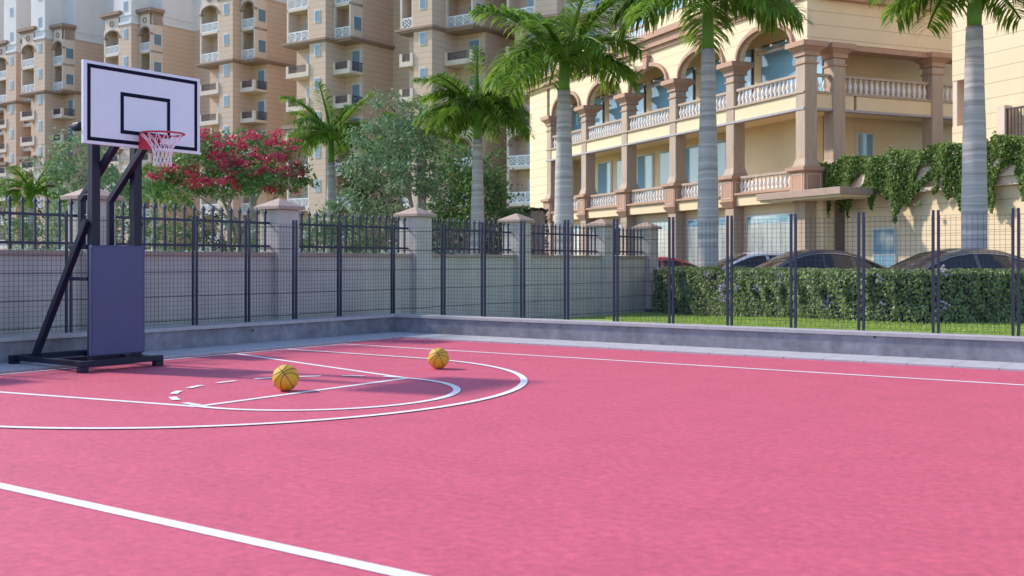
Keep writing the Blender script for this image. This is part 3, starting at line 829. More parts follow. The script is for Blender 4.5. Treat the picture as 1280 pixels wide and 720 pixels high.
make_tower('beige tower left of the backboard, two arched bays below its white top storeys', TK(56, 124.2))
make_tower('beige tower half hidden by the backboard, arched bay showing just above the board', TK(164, 116.5))
make_tower('beige tower rising behind the red flowering tree', TK(291, 105.0))
make_tower('beige tower rising between the red tree and the tall grey-green tree', TK(407, 95.0))
make_tower('nearest beige tower, behind the slim palm and grey-green tree', TK(540, 90.0), lb=1.4, ry=1.7, t1=3.4, s1=3.0, t2=4.6, right=6)
make_tower('beige tower behind the big left palm, beside the arcaded building', TK(696, 86.0), right=0.3, s1=2.6, deep=0.3)

# ------------------------------------------------------------------ palms
def frond_mesh(seed, L, rise, droop, m):
    """rachis leaves the crown along +X, rises then droops; leaflets hang on both sides"""
    rr = np.random.default_rng(seed)
    n = 58
    mb = MB(); rach = []
    for i in range(15):
        t = i / 14
        x = L * (t - 0.10 * t * t * droop * 1.2); z = L * (rise * t - droop * t * t * 0.95)
        rach.append((x, 0.06 * math.sin(seed) * t * t * L, z))
    mb.tube(rach, [0.035 * (1 - 0.85 * i / 14) + 0.004 for i in range(15)], 5)
    def at(t):
        k = min(int(t * 14), 13); f = t * 14 - k
        a, b = Vector(rach[k]), Vector(rach[k + 1]); return a.lerp(b, f), (b - a).normalized()
    vs = []; fs = []
    for i in range(n):
        t = 0.19 + 0.81 * (i + 0.5) / n
        p, d = at(min(t, 0.999)); side = d.cross(Vector((0, 0, 1))).normalized()
        ll = L * 0.30 * (0.45 + 0.75 * math.sin(math.pi * min(1, 0.15 + t * 0.85)) ** 0.7) * rr.uniform(0.8, 1.1)
        for s in (-1, 1):
            dirv = (side * s * rr.uniform(0.75, 1.0) + d * rr.uniform(0.5, 0.85) + Vector((0, 0, rr.uniform(-0.15, 0.45)))).normalized()
            w = L * 0.0125 * rr.uniform(0.8, 1.2)
            up = dirv.cross(d).normalized() if dirv.cross(d).length > 1e-3 else Vector((0, 0, 1))
            wd = dirv.cross(Vector((0, 0, 1))).normalized() * w
            p1 = p + dirv * ll * 0.5 + Vector((0, 0, -0.04 * ll)); p2 = p + dirv * ll * 0.84 + Vector((0, 0, -0.20 * ll)); p3 = p + dirv * ll * 1.02 + Vector((0, 0, -0.42 * ll))
            b = len(vs)
            vs += [p - wd * .5, p + wd * .5, p1 - wd, p1 + wd, p2 - wd * .7, p2 + wd * .7, p3 - wd * .1, p3 + wd * .1]
            fs += [(b, b + 1, b + 3, b + 2), (b + 2, b + 3, b + 5, b + 4), (b + 4, b + 5, b + 7, b + 6)]
    mb.add(vs, fs)
    me = bpy.data.meshes.new('frond'); me.from_pydata(mb.v, [], mb.f); me.materials.append(m)
    return me
FRONDS = [(frond_mesh(k, 1.0, r_, d_, L_palm), r_) for k, (r_, d_) in enumerate([(1.5, 0.45), (1.15, 0.62), (0.9, 0.72), (0.68, 0.76), (0.48, 0.74), (0.40, 0.64), (0.34, 0.58)])]
def palm(name, label, base, h, r, crown, seed, nf=22, shaft=0.9, lean=0.0):
    rr = random.Random(seed)
    t = thing(name, label, 'palm tree', base, 0, 'royal palms')
    zs = h - shaft
    prof = []
    for i in range(24):
        q = i / 23
        prof.append((r * (0.98 + 0.10 * math.sin(math.pi * min(1, q * 1.25)) - 0.28 * q ** 2.2) + r * 0.01 * math.sin(i * 5.1), zs * q))
    MB().lathe(prof, 0, 0, 18).build('trunk', M_palm, t, smooth=True)
    MB().lathe([(prof[-1][0] * 0.86, zs), (r * 0.62, zs + shaft * .3), (r * 0.48, zs + shaft * .75), (r * 0.32, h)], 0, 0, 14).build('crownshaft', M_shaft, t, smooth=True)
    for k in range(nf):
        q = k / (nf - 1)
        vi = min(int(q ** 0.9 * 7), 6)
        if vi < 1 and k % 2: vi = 1
        me = FRONDS[vi][0]
        o = link('frond', me, t, (0, 0, h - 0.12 * q * shaft), (R(rr.uniform(-12, 12)), R(rr.uniform(-6, 6)), k * 2.39996 + rr.uniform(-.25, .25)))
        s = crown * rr.uniform(0.9, 1.12) * (0.82 if vi == 0 else 1.0)
        o.scale = (s, s, s)
    # spear leaf
    o = link('frond', FRONDS[0][0], t, (0, 0, h), (0, R(-38), rr.uniform(0, 6)))
    o.scale = (crown * .4,) * 3
    return t
def palm_at(x, D, ycrown, r, crown, label, seed, zb=0.0, shaft=0.9, nf=22):
    b = PD(x, D, zb)
    return palm('palm_tree', label, b, ZY(ycrown, D) - zb, r, crown, seed, nf, shaft)
palm_at(705, 31.5, 72, 0.275, 2.5, 'tall royal palm with pale ringed trunk in front of the arcade left end', 3, -0.1, 0.97)
palm_at(885, 29.8, -8, 0.275, 2.6, 'tall royal palm before the middle of the arcade, trunk rising behind the hedge', 5, 0.0, 1.55)
palm_at(1218, 25.6, -22, 0.275, 2.5, 'tallest royal palm beside the charcoal sedan, trunk running out of the picture top', 9, 0.1, 1.05)
palm_at(597, 37.0, 138, 0.235, 2.05, 'slim palm with full green crown against the beige tower, left of the big palms', 12, -0.1, 1.0, 32)
palm_at(414, 45.0, 170, 0.23, 2.2, 'palm right of the red flowering tree, crown spread before the beige tower', 21, -0.1, 1.1)
palm_at(527, 47.0, 168, 0.23, 2.2, 'palm mostly hidden behind the tall grey-green tree, frond tips showing at its right', 33, -0.1, 1.1, 15)
palm_at(194, 44.0, 238, 0.16, 1.7, 'small palm with thin pale trunk under the left side of the red tree', 41, -0.1, 0.6, 13)
palm_at(316, 43.0, 232, 0.2, 1.3, 'small palm whose pale trunk shows between the red tree stems and the wall pillar', 47, -0.1, 0.4, 11)
palm_at(40, 34.0, 240, 0.17, 1.25, 'short bushy palm far left behind the iron railing', 52, -0.1, 0.5, 17)

# ------------------------------------------------------------------ trees: trunk, limbs, clumped leafy crown
def crown_points(lobes, dens, clump):
    out = []; nr = []
    for (x, y, z, rx, rz) in lobes:
        n = max(4, int(dens * rx * rx * rz))
        d = rng.normal(size=(n, 3)); d /= np.linalg.norm(d, axis=1)[:, None]
        rad = rng.uniform(0.35, 1.0, n) ** 0.6
        c = np.array([x, y, z]) + d * rad[:, None] * np.array([rx, rx, rz])
        for cc, dd in zip(c, d):
            k = int(rng.integers(30, 60))
            off = rng.normal(size=(k, 3)) * clump * np.array([1, 1, 0.55]) * rng.uniform(0.7, 1.2)
            out.append(cc + off); nr.append(np.repeat(dd[None] * 0.5, k, 0))
    return np.concatenate(out), np.concatenate(nr)
def tree(name, label, base, stems, lobes, leaf, lm, cat='tree', dens=14, clump=0.26, aspect=0.5, trunk_r=0.14, fork=1.4, blossoms=None, bark=None):
    t = thing(name, label, cat, base)
    mb = MB()
    for k in range(stems):
        a = 2 * math.pi * k / max(1, stems) + 0.4
        bx, by = 0.10 * (stems - 1) * math.cos(a) * .6, 0.10 * (stems - 1) * math.sin(a) * .6
        mb.tube([(bx, by, -0.2), (bx * 1.2, by * 1.2, fork * 0.5), (bx * 2.0, by * 2.0, fork)], [trunk_r * 1.15, trunk_r * 0.95, trunk_r * 0.8], 9)
    for i, (x, y, z, rx, rz) in enumerate(lobes):
        k = i % stems; a = 2 * math.pi * k / max(1, stems) + 0.4
        bx, by = 0.10 * (stems - 1) * math.cos(a) * 1.2, 0.10 * (stems - 1) * math.sin(a) * 1.2
        p0 = Vector((bx, by, fork - 0.1)); p3 = Vector((x, y, z + rz * 0.3))
        m1 = p0.lerp(p3, 0.35) + Vector((rng.normal() * .12, rng.normal() * .12, 0.15)); m2 = p0.lerp(p3, 0.7) + Vector((rng.normal() * .1, rng.normal() * .1, 0.08))
        mb.tube([p0, m1, m2, p3], [trunk_r * 0.62, trunk_r * 0.42, trunk_r * 0.26, trunk_r * 0.1], 6)
        for q in range(5):
            d = Vector((rng.normal(), rng.normal(), rng.normal() * 0.6 + .3)).normalized()
            e = m2.lerp(p3, rng.uniform(0, 1)); mb.tube([e, e + Vector((d.x * rx, d.y * rx, d.z * rz)) * 0.45 + Vector((0, 0, .05)), e + Vector((d.x * rx, d.y * rx, d.z * rz)) * 0.85], [trunk_r * 0.2, trunk_r * .12, trunk_r * .05], 5)
    mb.build('trunk', bark or M_bark, t, smooth=True)
    p, nrm = crown_points(lobes, dens, clump)
    v, q = leaf_arrays(p, leaf, aspect, nrm)
    link('crown', np_mesh('crown', v, q, lm), t)
    if blossoms:
        pb_, nb_ = crown_points(blossoms, 70, 0.12)
        v, q = leaf_arrays(pb_, 0.095, 0.8, nb_)
        link('blossoms', np_mesh('blossoms', v, q, L_red), t)
    return t
def lob(base, D, l, zb=0.0):
    """(px, py, dy, rpx, rpz) in the photo at distance D -> local lobes"""
    r = []
    for (x, y, dy, rx, rz) in l:
        DD = D + dy
        r.append(((x - 640) / F * DD - base.x, dy, ZY(y, DD) - base.z, rx * DD / F, rz * DD / F))
    return r
# red flowering tree
D = 36.0; b = PD(300, D, -0.1)
lb_ = lob(b, D, [(212, 222, 0, 38, 26), (255, 205, -.6, 42, 36), (300, 200, .5, 46, 40), (345, 205, 0, 36, 36), (270, 228, .8, 50, 18), (330, 228, -.8, 46, 20), (368, 230, .4, 22, 22), (250, 180, .3, 30, 22), (205, 245, .5, 26, 18)])
bl_ = lob(b, D - 0.3, [(258, 172, -.6, 22, 12), (275, 186, -1.0, 26, 13), (303, 176, -.9, 24, 12), (330, 190, -1.0, 24, 14), (346, 172, -.4, 22, 13), (292, 205, -1.5, 26, 10), (315, 210, -1.5, 14, 9), (222, 210, -.9, 28, 9), (196, 215, -.7, 14, 7), (240, 225, -1.3, 14, 8), (205, 222, -.6, 18, 7),
                 (262, 222, -1.6, 12, 7), (285, 228, -1.7, 10, 7), (360, 190, -.5, 14, 14), (372, 225, -.2, 10, 16), (350, 214, -1.2, 12, 9), (250, 190, -1.2, 18, 10), (340, 232, -1.4, 9, 7), (375, 208, .1, 8, 10)])
tree('flowering_tree', 'wide tree covered in crimson blossom with several pale stems', b, 4, lb_, 0.15, L_mid, dens=30, clump=0.2, trunk_r=0.10, fork=2.2, blossoms=bl_)
# tall grey-green tree
D = 38.5; b = PD(520, D, -0.1)
lb_ = lob(b, D, [(492, 140, 0, 34, 26), (480, 175, .5, 46, 36), (520, 185, -.5, 34, 34), (465, 215, 0, 36, 26), (505, 225, -.8, 42, 28), (440, 262, -.4, 44, 26), (410, 280, .2, 36, 20), (490, 275, .3, 40, 22), (538, 235, -.2, 16, 20)])
tree('grey_green_tree', 'tall loose grey-green tree at the centre of the skyline', b, 2, lb_, 0.14, L_green, dens=30, clump=0.2, trunk_r=0.15, fork=2.0)
D = 42.0; b = PD(590, D, -0.1)
lb_ = lob(b, D, [(575, 205, 0, 34, 26), (560, 235, .4, 40, 30), (600, 240, -.4, 38, 30), (625, 250, 0, 20, 28), (615, 205, .5, 22, 24), (580, 268, -.6, 46, 20), (640, 262, .3, 14, 14)])
tree('green_tree', 'darker mid-green tree behind the slim palm trunk', b, 2, lb_, 0.17, L_mid, dens=22, clump=0.26, trunk_r=0.13, fork=2.0)
D = 48.0; b = PD(468, D, -0.1)
lb_ = lob(b, D, [(450, 215, 0, 28, 26), (480, 210, .4, 28, 26), (465, 240, -.4, 34, 24)])
tree('olive_tree', 'rounded dark olive tree half hidden behind the tall grey-green tree', b, 1, lb_, 0.17, L_dark, dens=20, clump=0.28, fork=1.8)
D = 32.0; b = PD(125, D, -0.1)
lb_ = lob(b, D, [(95, 185, 0, 34, 18), (75, 205, .4, 24, 18), (105, 215, -.4, 36, 26), (140, 230, .3, 26, 20), (80, 250, -.3, 30, 24), (120, 262, .4, 40, 20), (160, 245, 0, 24, 26), (150, 285, .2, 30, 18), (95, 290, .3, 34, 16)])
tree('pale_green_tree', 'pale green tree behind the hoop posts and the left wall pillar', b, 2, lb_, 0.13, L_green, dens=44, clump=0.2, trunk_r=0.10, fork=1.5)
D = 37.0; b = PD(8, D, -0.1)
lb_ = lob(b, D, [(10, 245, 0, 20, 22), (0, 262, .4, 24, 20), (28, 268, -.3, 22, 18)])
tree('olive_bush', 'dark olive bush at the far left above the iron railing', b, 1, lb_, 0.15, L_dark, dens=20, clump=0.24, fork=1.0, cat='bush')
# shrubs seen through the railings
shr = [(30, 290, 34, L_green, 'pale leafy shrub seen through the railing at the far left'), (215, 285, 38, L_mid, 'green shrub under the left side of the red tree'),
       (262, 290, 39, L_dark, 'dark shrub under the middle of the red tree'), (345, 292, 41, L_mid, 'green shrub behind the pillar right of the red tree'),
       (385, 285, 40, L_green, 'pale shrub at the foot of the palm right of the red tree'), (450, 295, 42, L_mid, 'green shrub under the tall grey-green tree'),
       (548, 290, 44, L_mid, 'green shrub left of the slim palm trunk'), (620, 292, 46, L_dark, 'dark shrub right of the slim palm trunk')]
for x, y, D, lm, lab in shr:
    b = PD(x, D, -0.1)
    lb_ = lob(b, D, [(x - 18, y, 0, 26, 20), (x + 20, y + 3, .4, 26, 18), (x, y - 8, -.3, 24, 18), (x + 3, y + 14, 0, 38, 18)])
    tree('shrub', lab, b, 3, lb_, 0.13, lm, cat='shrub', dens=18, clump=0.22, trunk_r=0.05, fork=0.5)
# clipped hedge far behind, at the foot of the towers
def hedge_mesh(path, width, z0f, z1f, dens, leaf, lm, name):
    pts = []; nr = []; W = width / 2
    for (p, q) in zip(path[:-1], path[1:]):
        d = q - p; L = d.length; d.normalize(); nrm = Vector((-d.y, d.x, 0))
        n = int(L * dens * 3.2)
        s = rng.uniform(-0.1, L + 0.1, n); face = rng.uniform(0, 1, n)
        w = np.where(face < .38, -W, np.where(face < .66, W, rng.uniform(-W, W, n)))
        t = np.where(face < .66, rng.uniform(0, 1, n), 1.0)
        lump = 0.05 * np.sin(s * 2.9) + 0.04 * np.sin(s * 6.7 + t * 5) + 0.05 * np.sin(t * 9 + s * 4.1)
        dep = np.abs(rng.normal(0, 0.07, n))
        w2 = w + np.sign(w) * np.where(face < .66, lump - dep, 0)
        X = p.x + d.x * s + nrm.x * w2; Y = p.y + d.y * s + nrm.y * w2
        z0 = np.array([z0f(Vector((a, b_, 0))) for a, b_ in zip(X, Y)])
        Z = z0 + t * (z1f - z0) + np.where(face >= .66, lump * .7 - dep * .6, 0) - 0.06 * (np.abs(w) / W) * np.where(t > .95, 1, 0)
        pts.append(np.stack([X, Y, Z], 1))
        o = np.zeros((n, 3)); o[:, 0] = np.where(face < .66, nrm.x * np.sign(w), 0); o[:, 1] = np.where(face < .66, nrm.y * np.sign(w), 0); o[:, 2] = np.where(face >= .66, 1, 0.1)
        nr.append(o)
    c = np.concatenate(pts); nn = np.concatenate(nr)
    v, q = leaf_arrays(c, leaf, 0.62, nn, 0.2)
    return np_mesh(name, v, q, lm)
fh = thing('clipped_hedge', 'dark clipped hedge beyond the slim palm at the foot of the towers', 'hedge')
hp = [PD(560, 52), PD(672, 47)]
link('foliage', hedge_mesh(hp, 1.2, lambda p: -0.1, ZY(262, 49), 500, 0.16, L_dark, 'foliage'), fh)
core = MB()
d = (hp[1] - hp[0]).normalized(); n_ = Vector((-d.y, d.x, 0)) * 0.45
core.prism([tuple((p)[:2]) for p in (hp[0] - n_, hp[1] - n_, hp[1] + n_, hp[0] + n_)], -0.1, ZY(264, 49)).build('inner_branches', M_bark, fh)
# low far garden wall with small capped piers behind the railing
gw = thing('garden_wall', 'low white garden wall with small tan capped piers seen through the railings', 'wall')
for k in range(12):
    x = -30 + 58 * k; 
    p = PD(x, 50)
    q = PD(x + 58, 50)
    MB().box(p.x + 0.3, q.x - 0.3, 49.9, 50.1, -0.2, ZY(312, 50)).build('wall_panel', M_white, gw)
    pp = MB().box(p.x - 0.3, p.x + 0.3, 49.7, 50.3, -0.2, ZY(305, 50)).build('pier', M_white, gw)
    c = MB(); c.frustum(p.x, 50, ZY(305, 50) + .001, ZY(298, 50), 0.42, 0.42, 0.05, 0.05); c.build('pier_cap', M_cap, pp)

# ------------------------------------------------------------------ front hedge on the lawn
def chaikin(pts, k):
    for _ in range(k):
        q = [pts[0]]
        for a_, b_ in zip(pts[:-1], pts[1:]): q += [a_.lerp(b_, .25), a_.lerp(b_, .75)]
        pts = q + [pts[-1]]
    return pts
hg = thing('flowering_hedge', 'clipped green hedge dotted with lilac blossom in front of the parked cars', 'hedge')
hpts = [Vector((4.72, 32.2, 0)), Vector((5.9, 27.8, 0)), Vector((7.7, 21.35, 0)), Vector((10.9, 22.7, 0)), Vector((16.5, 24.6, 0))]
hpts = [hpts[0]] + chaikin(hpts[1:4], 3) + [hpts[4]]
link('foliage', hedge_mesh(hpts, 1.0, lawn_z, 1.28, 1500, 0.086, L_hedge, 'foliage'), hg)
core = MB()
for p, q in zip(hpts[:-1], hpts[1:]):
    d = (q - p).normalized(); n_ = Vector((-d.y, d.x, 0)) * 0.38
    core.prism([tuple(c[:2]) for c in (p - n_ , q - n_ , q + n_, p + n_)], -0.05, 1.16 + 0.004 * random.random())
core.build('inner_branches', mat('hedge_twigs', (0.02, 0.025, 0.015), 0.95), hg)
fp = []
for k in range(22):
    i = int(rng.choice([0, 0, 1, 1, 2, 4, 6, 8, 10, 12, 14, len(hpts) - 2, len(hpts) - 2])); p, q = hpts[i], hpts[i + 1]; s = rng.uniform(0, 1); d = (q - p).normalized(); n_ = Vector((d.y, -d.x, 0))
    if n_.y > 0: n_ = -n_
    c = p.lerp(q, s) + n_ * (0.52 + 0.02 * rng.normal()); zz = rng.choice([1.25, 1.1, 0.8, 0.55])
    fp.append(np.array([c.x, c.y, zz]) + rng.normal(size=(16, 3)) * np.array([.05, .05, .06]))
v, q = leaf_arrays(np.concatenate(fp), 0.07, 0.9, np.array([0, -1.0, 0.2]))
link('blossoms', np_mesh('blossoms', v, q, L_flower), hg)

# grass blades on the visible strip of lawn
n = 60000
uu = rng.uniform(0.5, 15, n); vv = -0.45 - rng.uniform(0, 1, n) ** 1.3 * 12
gx = O.x + U.x * uu - A.x * vv; gy = O.y + U.y * uu - A.y * vv
keep = (gx > 2.2) & (gy < 33)
gx, gy = gx[keep], gy[keep]; n = len(gx)
gz = np.array([lawn_z(Vector((a, b_, 0))) for a, b_ in zip(gx, gy)])
ang = rng.uniform(0, 6.28, n); hgt = rng.uniform(0.03, 0.065, n)
bx, by = np.cos(ang) * 0.012, np.sin(ang) * 0.012
tx, ty = rng.normal(0, .02, n), rng.normal(0, .02, n)
v = np.stack([np.stack([gx - bx, gy - by, gz], 1), np.stack([gx + bx, gy + by, gz], 1), np.stack([gx + bx * .2 + tx, gy + by * .2 + ty, gz + hgt], 1), np.stack([gx - bx * .2 + tx, gy - by * .2 + ty, gz + hgt], 1)], 1).reshape(-1, 3)
gr = link('grass', np_mesh('grass', v, np.arange(n * 4).reshape(-1, 4), L_grass))
tag(gr, 'short bright green grass between the low wall and the hedge', 'grass', kind='stuff')

# ------------------------------------------------------------------ parked sedans
def lerpt(tab, x):
    for (x0, *a), (x1, *b_) in zip(tab[:-1], tab[1:]):
        if x0 <= x <= x1:
            t = (x - x0) / (x1 - x0); t = t * t * (3 - 2 * t) if False else t
            return [p + (q - p) * t for p, q in zip(a, b_)]
    return list(tab[-1][1:]) if x > tab[-1][0] else list(tab[0][1:])
def car(label, loc, rz, paint, sc_=1.0):
    t = thing('parked_sedan', label, 'car', loc, rz, 'cars parked beside the arcade'); t.scale = (sc_,) * 3
    # x forward is -X (nose at x=-2.35).  table: x, top z, belt z, half width belt, half width at top edge
    tab = [(-2.36, .60, .52, .66, .50), (-2.26, .74, .64, .80, .62), (-1.9, .84, .76, .87, .70), (-1.15, .97, .88, .90, .74), (-1.0, 1.02, .90, .905, .73), (-0.62, 1.24, .915, .91, .66),
           (-0.20, 1.42, .925, .91, .60), (0.15, 1.485, .93, .91, .585), (0.55, 1.49, .935, .91, .58), (0.95, 1.45, .94, .905, .575), (1.35, 1.33, .95, .90, .59), (1.75, 1.16, .96, .885, .64), (1.98, 1.065, .965, .87, .68), (2.2, 1.03, .93, .84, .68), (2.33, .95, .85, .78, .62), (2.40, .72, .66, .68, .52)]
    xs = sorted(set([r[0] for r in tab] + [-0.9, -0.3, .26, .34, 1.0, 1.1, 1.55, -0.8, -0.45, 0.0]))
    rows = []
    def section(x):
        zt, zb, wb, wt = lerpt(tab, x)
        ends = abs(x) > 2.2
        zl = 0.22 if not ends else 0.32
        half = [(wb * 0.90, zl), (wb * 0.985, zl + 0.12), (wb * 1.0, (zl + zb) / 2 + .05), (wb * 0.985, zb - 0.02)]
        for f in (0.06, 0.12, 0.5, 0.86, 0.95):
            s = f ** 0.9
            half.append((wb * 0.985 + (wt - wb * 0.985) * s, zb + (zt - 0.045 - zb) * f + 0.02 * math.sin(math.pi * f)))
        half += [(wt * 0.93, zt - 0.018), (wt * 0.55, zt + 0.006), (0.0, zt + 0.018)]
        return half
    secs = [section(x) for x in xs]; m = len(secs[0])
    vs = []
    for x, h in zip(xs, secs):
        ring = [(x, -y, z) for y, z in h] + [(x, y, z) for y, z in reversed(h[:-1])]
        vs += ring
    nr_ = 2 * m - 1
    body, glass = MB(), {'windscreen': [], 'rear_window': [], 'side_window': []}
    body.v = [tuple(v_) for v_ in vs]
    for i in range(len(xs) - 1):
        x0, x1 = xs[i], xs[i + 1]; xm = (x0 + x1) / 2
        for k in range(nr_ - 1):
            kk = k if k < m - 1 else nr_ - 2 - k
            f = (i * nr_ + k, i * nr_ + k + 1, (i + 1) * nr_ + k + 1, (i + 1) * nr_ + k)
            key = None
            if 5 <= kk <= 6 and -0.92 < xm < 1.75 and not (.26 < xm < .34) and not (1.0 < xm < 1.1): key = 'side_window'
            if kk in (9, 10) and -1.0 < xm < -0.2: key = 'windscreen'
            if kk in (9, 10) and 1.0 < xm < 1.9: key = 'rear_window'
            (glass[key] if key else body.f).append(f)
    body.f.append(tuple(range(nr_))); body.f.append(tuple((len(xs) - 1) * nr_ + k for k in range(nr_ - 1, -1, -1)))
    body.f += [((i + 1) * nr_, (i + 1) * nr_ + nr_ - 1, i * nr_ + nr_ - 1, i * nr_) for i in range(len(xs) - 1)]
    bo = body.build('body', paint, t, smooth=True)
    for nm, fl_ in glass.items():
        used = sorted({i for f in fl_ for i in f}); mp = {o_: n_ for n_, o_ in enumerate(used)}
        if nm == 'side_window':
            for sgn in (-1, 1):
                for lo, hi in ((-2, .3), (.3, 1.05), (1.05, 3)):
                    ff = [f for f in fl_ if sum(vs[i][1] for i in f) * sgn > 0 and lo < sum(vs[i][0] for i in f) / 4 < hi]
                    if not ff: continue
                    us = sorted({i for f in ff for i in f}); m2 = {o_: n_ for n_, o_ in enumerate(us)}
                    g2 = MB(); g2.add([(vs[i][0], vs[i][1] * 0.992, vs[i][2]) for i in us], [tuple(m2[i] for i in f) for f in ff]); g2.build('side_window', M_carglass, t, smooth=True)
        else:
            g2 = MB(); g2.add([(vs[i][0], vs[i][1], vs[i][2] - 0.006) for i in used], [tuple(mp[i] for i in f) for f in fl_]); g2.build(nm, M_carglass, t, smooth=True)
    # chrome waist trim, mirrors, lamps, wheels, plates
    for s in (-1, 1):
        pts = []
        for x in [-0.95 + 0.15 * k for k in range(19)]:
            zt, zb, wb, wt = lerpt(tab, x); pts.append((x, s * (wb * 0.985 + 0.004), zb + 0.015))
        MB().tube(pts, 0.010, 5).build('window_trim', M_alloy, t)
        pts = []
        for x in [-0.93 + 0.14 * k for k in range(20)]:
            h_ = section(x)[7]; pts.append((x, s * (h_[0] + 0.006), h_[1] + 0.004))
        MB().tube(pts, 0.011, 5).build('window_trim', M_alloy, t)
        mr = MB().lathe([(0.02, -.07), (0.075, -.05), (0.085, 0), (0.07, .05), (0.02, .065)], 0, 0, 10).build('wing_mirror', paint, t, smooth=True, loc=(-0.72, s * 1.0, 1.0)); mr.scale = (0.8, 1.25, 1.0)
        MB().bar((-0.72, s * 0.88, 0.95), (-0.72, s * 0.98, 0.98), 0.05).build('mirror_arm', paint, mr, loc=None) if False else None
        MB().box(-2.33, -2.12, s * 0.66 - .13, s * 0.66 + .13, .58, .70).build('headlight', M_lamp, t, bevel=0.03)
        MB().box(2.2, 2.39, s * 0.62 - .13, s * 0.62 + .13, .78, .90).build('tail_light', M_tail, t, bevel=0.03)
        for wx in (-1.42, 1.38):
            ty = MB().lathe([(0.20, -.11), (0.31, -.11), (0.335, -.07), (0.335, .07), (0.31, .11), (0.20, .11)], 0, 0, 24).build('wheel', M_tyre, t, smooth=False, loc=(wx, s * 0.84, 0.335), rot=(R(90), 0, 0))
            rm = MB()
            rm.lathe([(0.2, -.09), (0.205, .0), (0.2, .09)], 0, 0, 20)
            for k in range(5):
                a = 2 * math.pi * k / 5; rm.bar((0, 0, -s * .112), (.2 * math.cos(a), .2 * math.sin(a), -s * .112), 0.05, 0.02)
            rm.build('rim', M_alloy, ty)
    return t
P_black = mat('dark_bronze_car_paint', (0.05, 0.045, 0.05), 0.22, metal=0.0, var=0.03, coat=0.6)
P_grey = mat('charcoal_car_paint', (0.12, 0.11, 0.108), 0.22, metal=0.1, var=0.03, coat=0.6)
P_white = mat('white_car_paint', (0.68, 0.69, 0.72), 0.25, var=0.02, coat=0.8)
P_redc = mat('red_car_paint', (0.50, 0.02, 0.03), 0.25, var=0.02, coat=0.8)
P_mirror = P_white
CR = math.atan2(Ndir.y, Ndir.x) - math.pi        # nose (-X) points along the facade normal
car('charcoal sedan parked behind the hedge beside the tallest palm', PD(1179, 25.6, 0.0), CR - R(14), P_grey, 1.18)
car('near-black sedan parked behind the hedge under the entrance canopy', PD(1000, 32.0, 0.02), CR - R(14), P_black, 1.2)
car('white sedan parked behind the hedge, right of the middle palm trunk', PD(934, 35.0, 0.02), CR - R(12), P_white, 1.18)
car('red car just showing between the wall end and the hedge', PD(806, 39.5, -0.02), CR - R(5), P_redc, 1.1)

# ------------------------------------------------------------------ basketballs
def basketball(label, pos, r, rot):
    t = thing('basketball', label, 'basketball', pos, 0, 'basketballs on the court')
    me = bpy.data.meshes.new('ball'); bm = bmesh.new(); bmesh.ops.create_uvsphere(bm, u_segments=48, v_segments=32, radius=r); bm.to_mesh(me); bm.free()
    me.materials.append(M_orange)
    for p in me.polygons: p.use_smooth = True
    b = link('ball', me, t, (0, 0, r), rot); b.rotation_mode = 'ZXY'
    N = 64
    for ax in range(2):
        pts = []
        for k in range(N):
            a = 2 * math.pi * k / N
            pts.append((r * math.cos(a), 0, r * math.sin(a)) if ax == 0 else (0, r * math.cos(a), r * math.sin(a)))
        MB().tube(pts, 0.0034, 6, closed=True).build('seam', M_seam, b)
    for s in (-1, 1):
        pts = []
        for k in range(N):
            a = 2 * math.pi * k / N
            v_ = Vector((0.80 * math.cos(a), s * (0.42 + 0.22 * math.cos(2 * a)), 0.98 * math.sin(a))).normalized() * r
            pts.append(v_)
        MB().tube(pts, 0.0034, 6, closed=True).build('seam', M_seam, b)
    return t
bp1 = P(357, 488.6); bp2 = P(548, 461.0)
basketball('yellow-orange basketball nearest the camera, lying inside the free throw lane', bp1, 0.147, (R(60), 0, R(40)))
basketball('yellow-orange basketball farther off, lying by the three point line', bp2, 0.142, (R(60), R(4), R(32)))

# ------------------------------------------------------------------ basketball hoop on a wheeled stand
S = Vector((-5.39, 14.645, 0))                       # ground point midway between the main posts
hp_ = thing('basketball_hoop', 'basketball hoop with white backboard on a dark steel stand with a navy pad', 'basketball hoop', S, ROT)
# local: x = towards the court, y = along the board away from the camera
def hb(name, m, *boxes, bevel=0.008, parent=None):
    mb = MB()
    for b_ in boxes: mb.box(*b_)
    return mb.build(name, m, parent or hp_, bevel=bevel)
BW, BH = 1.80, 1.05
bz0 = 2.94; bx = 0.60
bd = hb('backboard', M_board, (bx, bx + 0.05, -BW / 2, BW / 2, bz0, bz0 + BH), bevel=0.006)
def ring_boxes(y0, y1, z0, z1, w, x0, x1):
    return [(x0, x1, y0, y1, z1 - w, z1), (x0, x1, y0, y1, z0, z0 + w), (x0, x1, y0, y0 + w, z0 + w, z1 - w), (x0, x1, y1 - w, y1, z0 + w, z1 - w)]
o = MB()
for b_ in ring_boxes(-BW / 2 + 0.05, BW / 2 - 0.05, bz0 + 0.04, bz0 + BH - 0.04, 0.048, bx + 0.049, bx + 0.053): o.box(*b_)
o.build('border_line', M_bline, bd)
o = MB()
for b_ in ring_boxes(-0.37, 0.40, bz0 + 0.17, bz0 + 0.71, 0.050, bx + 0.049, bx + 0.0535): o.box(*b_)
o.build('shooting_square', M_bline, bd)
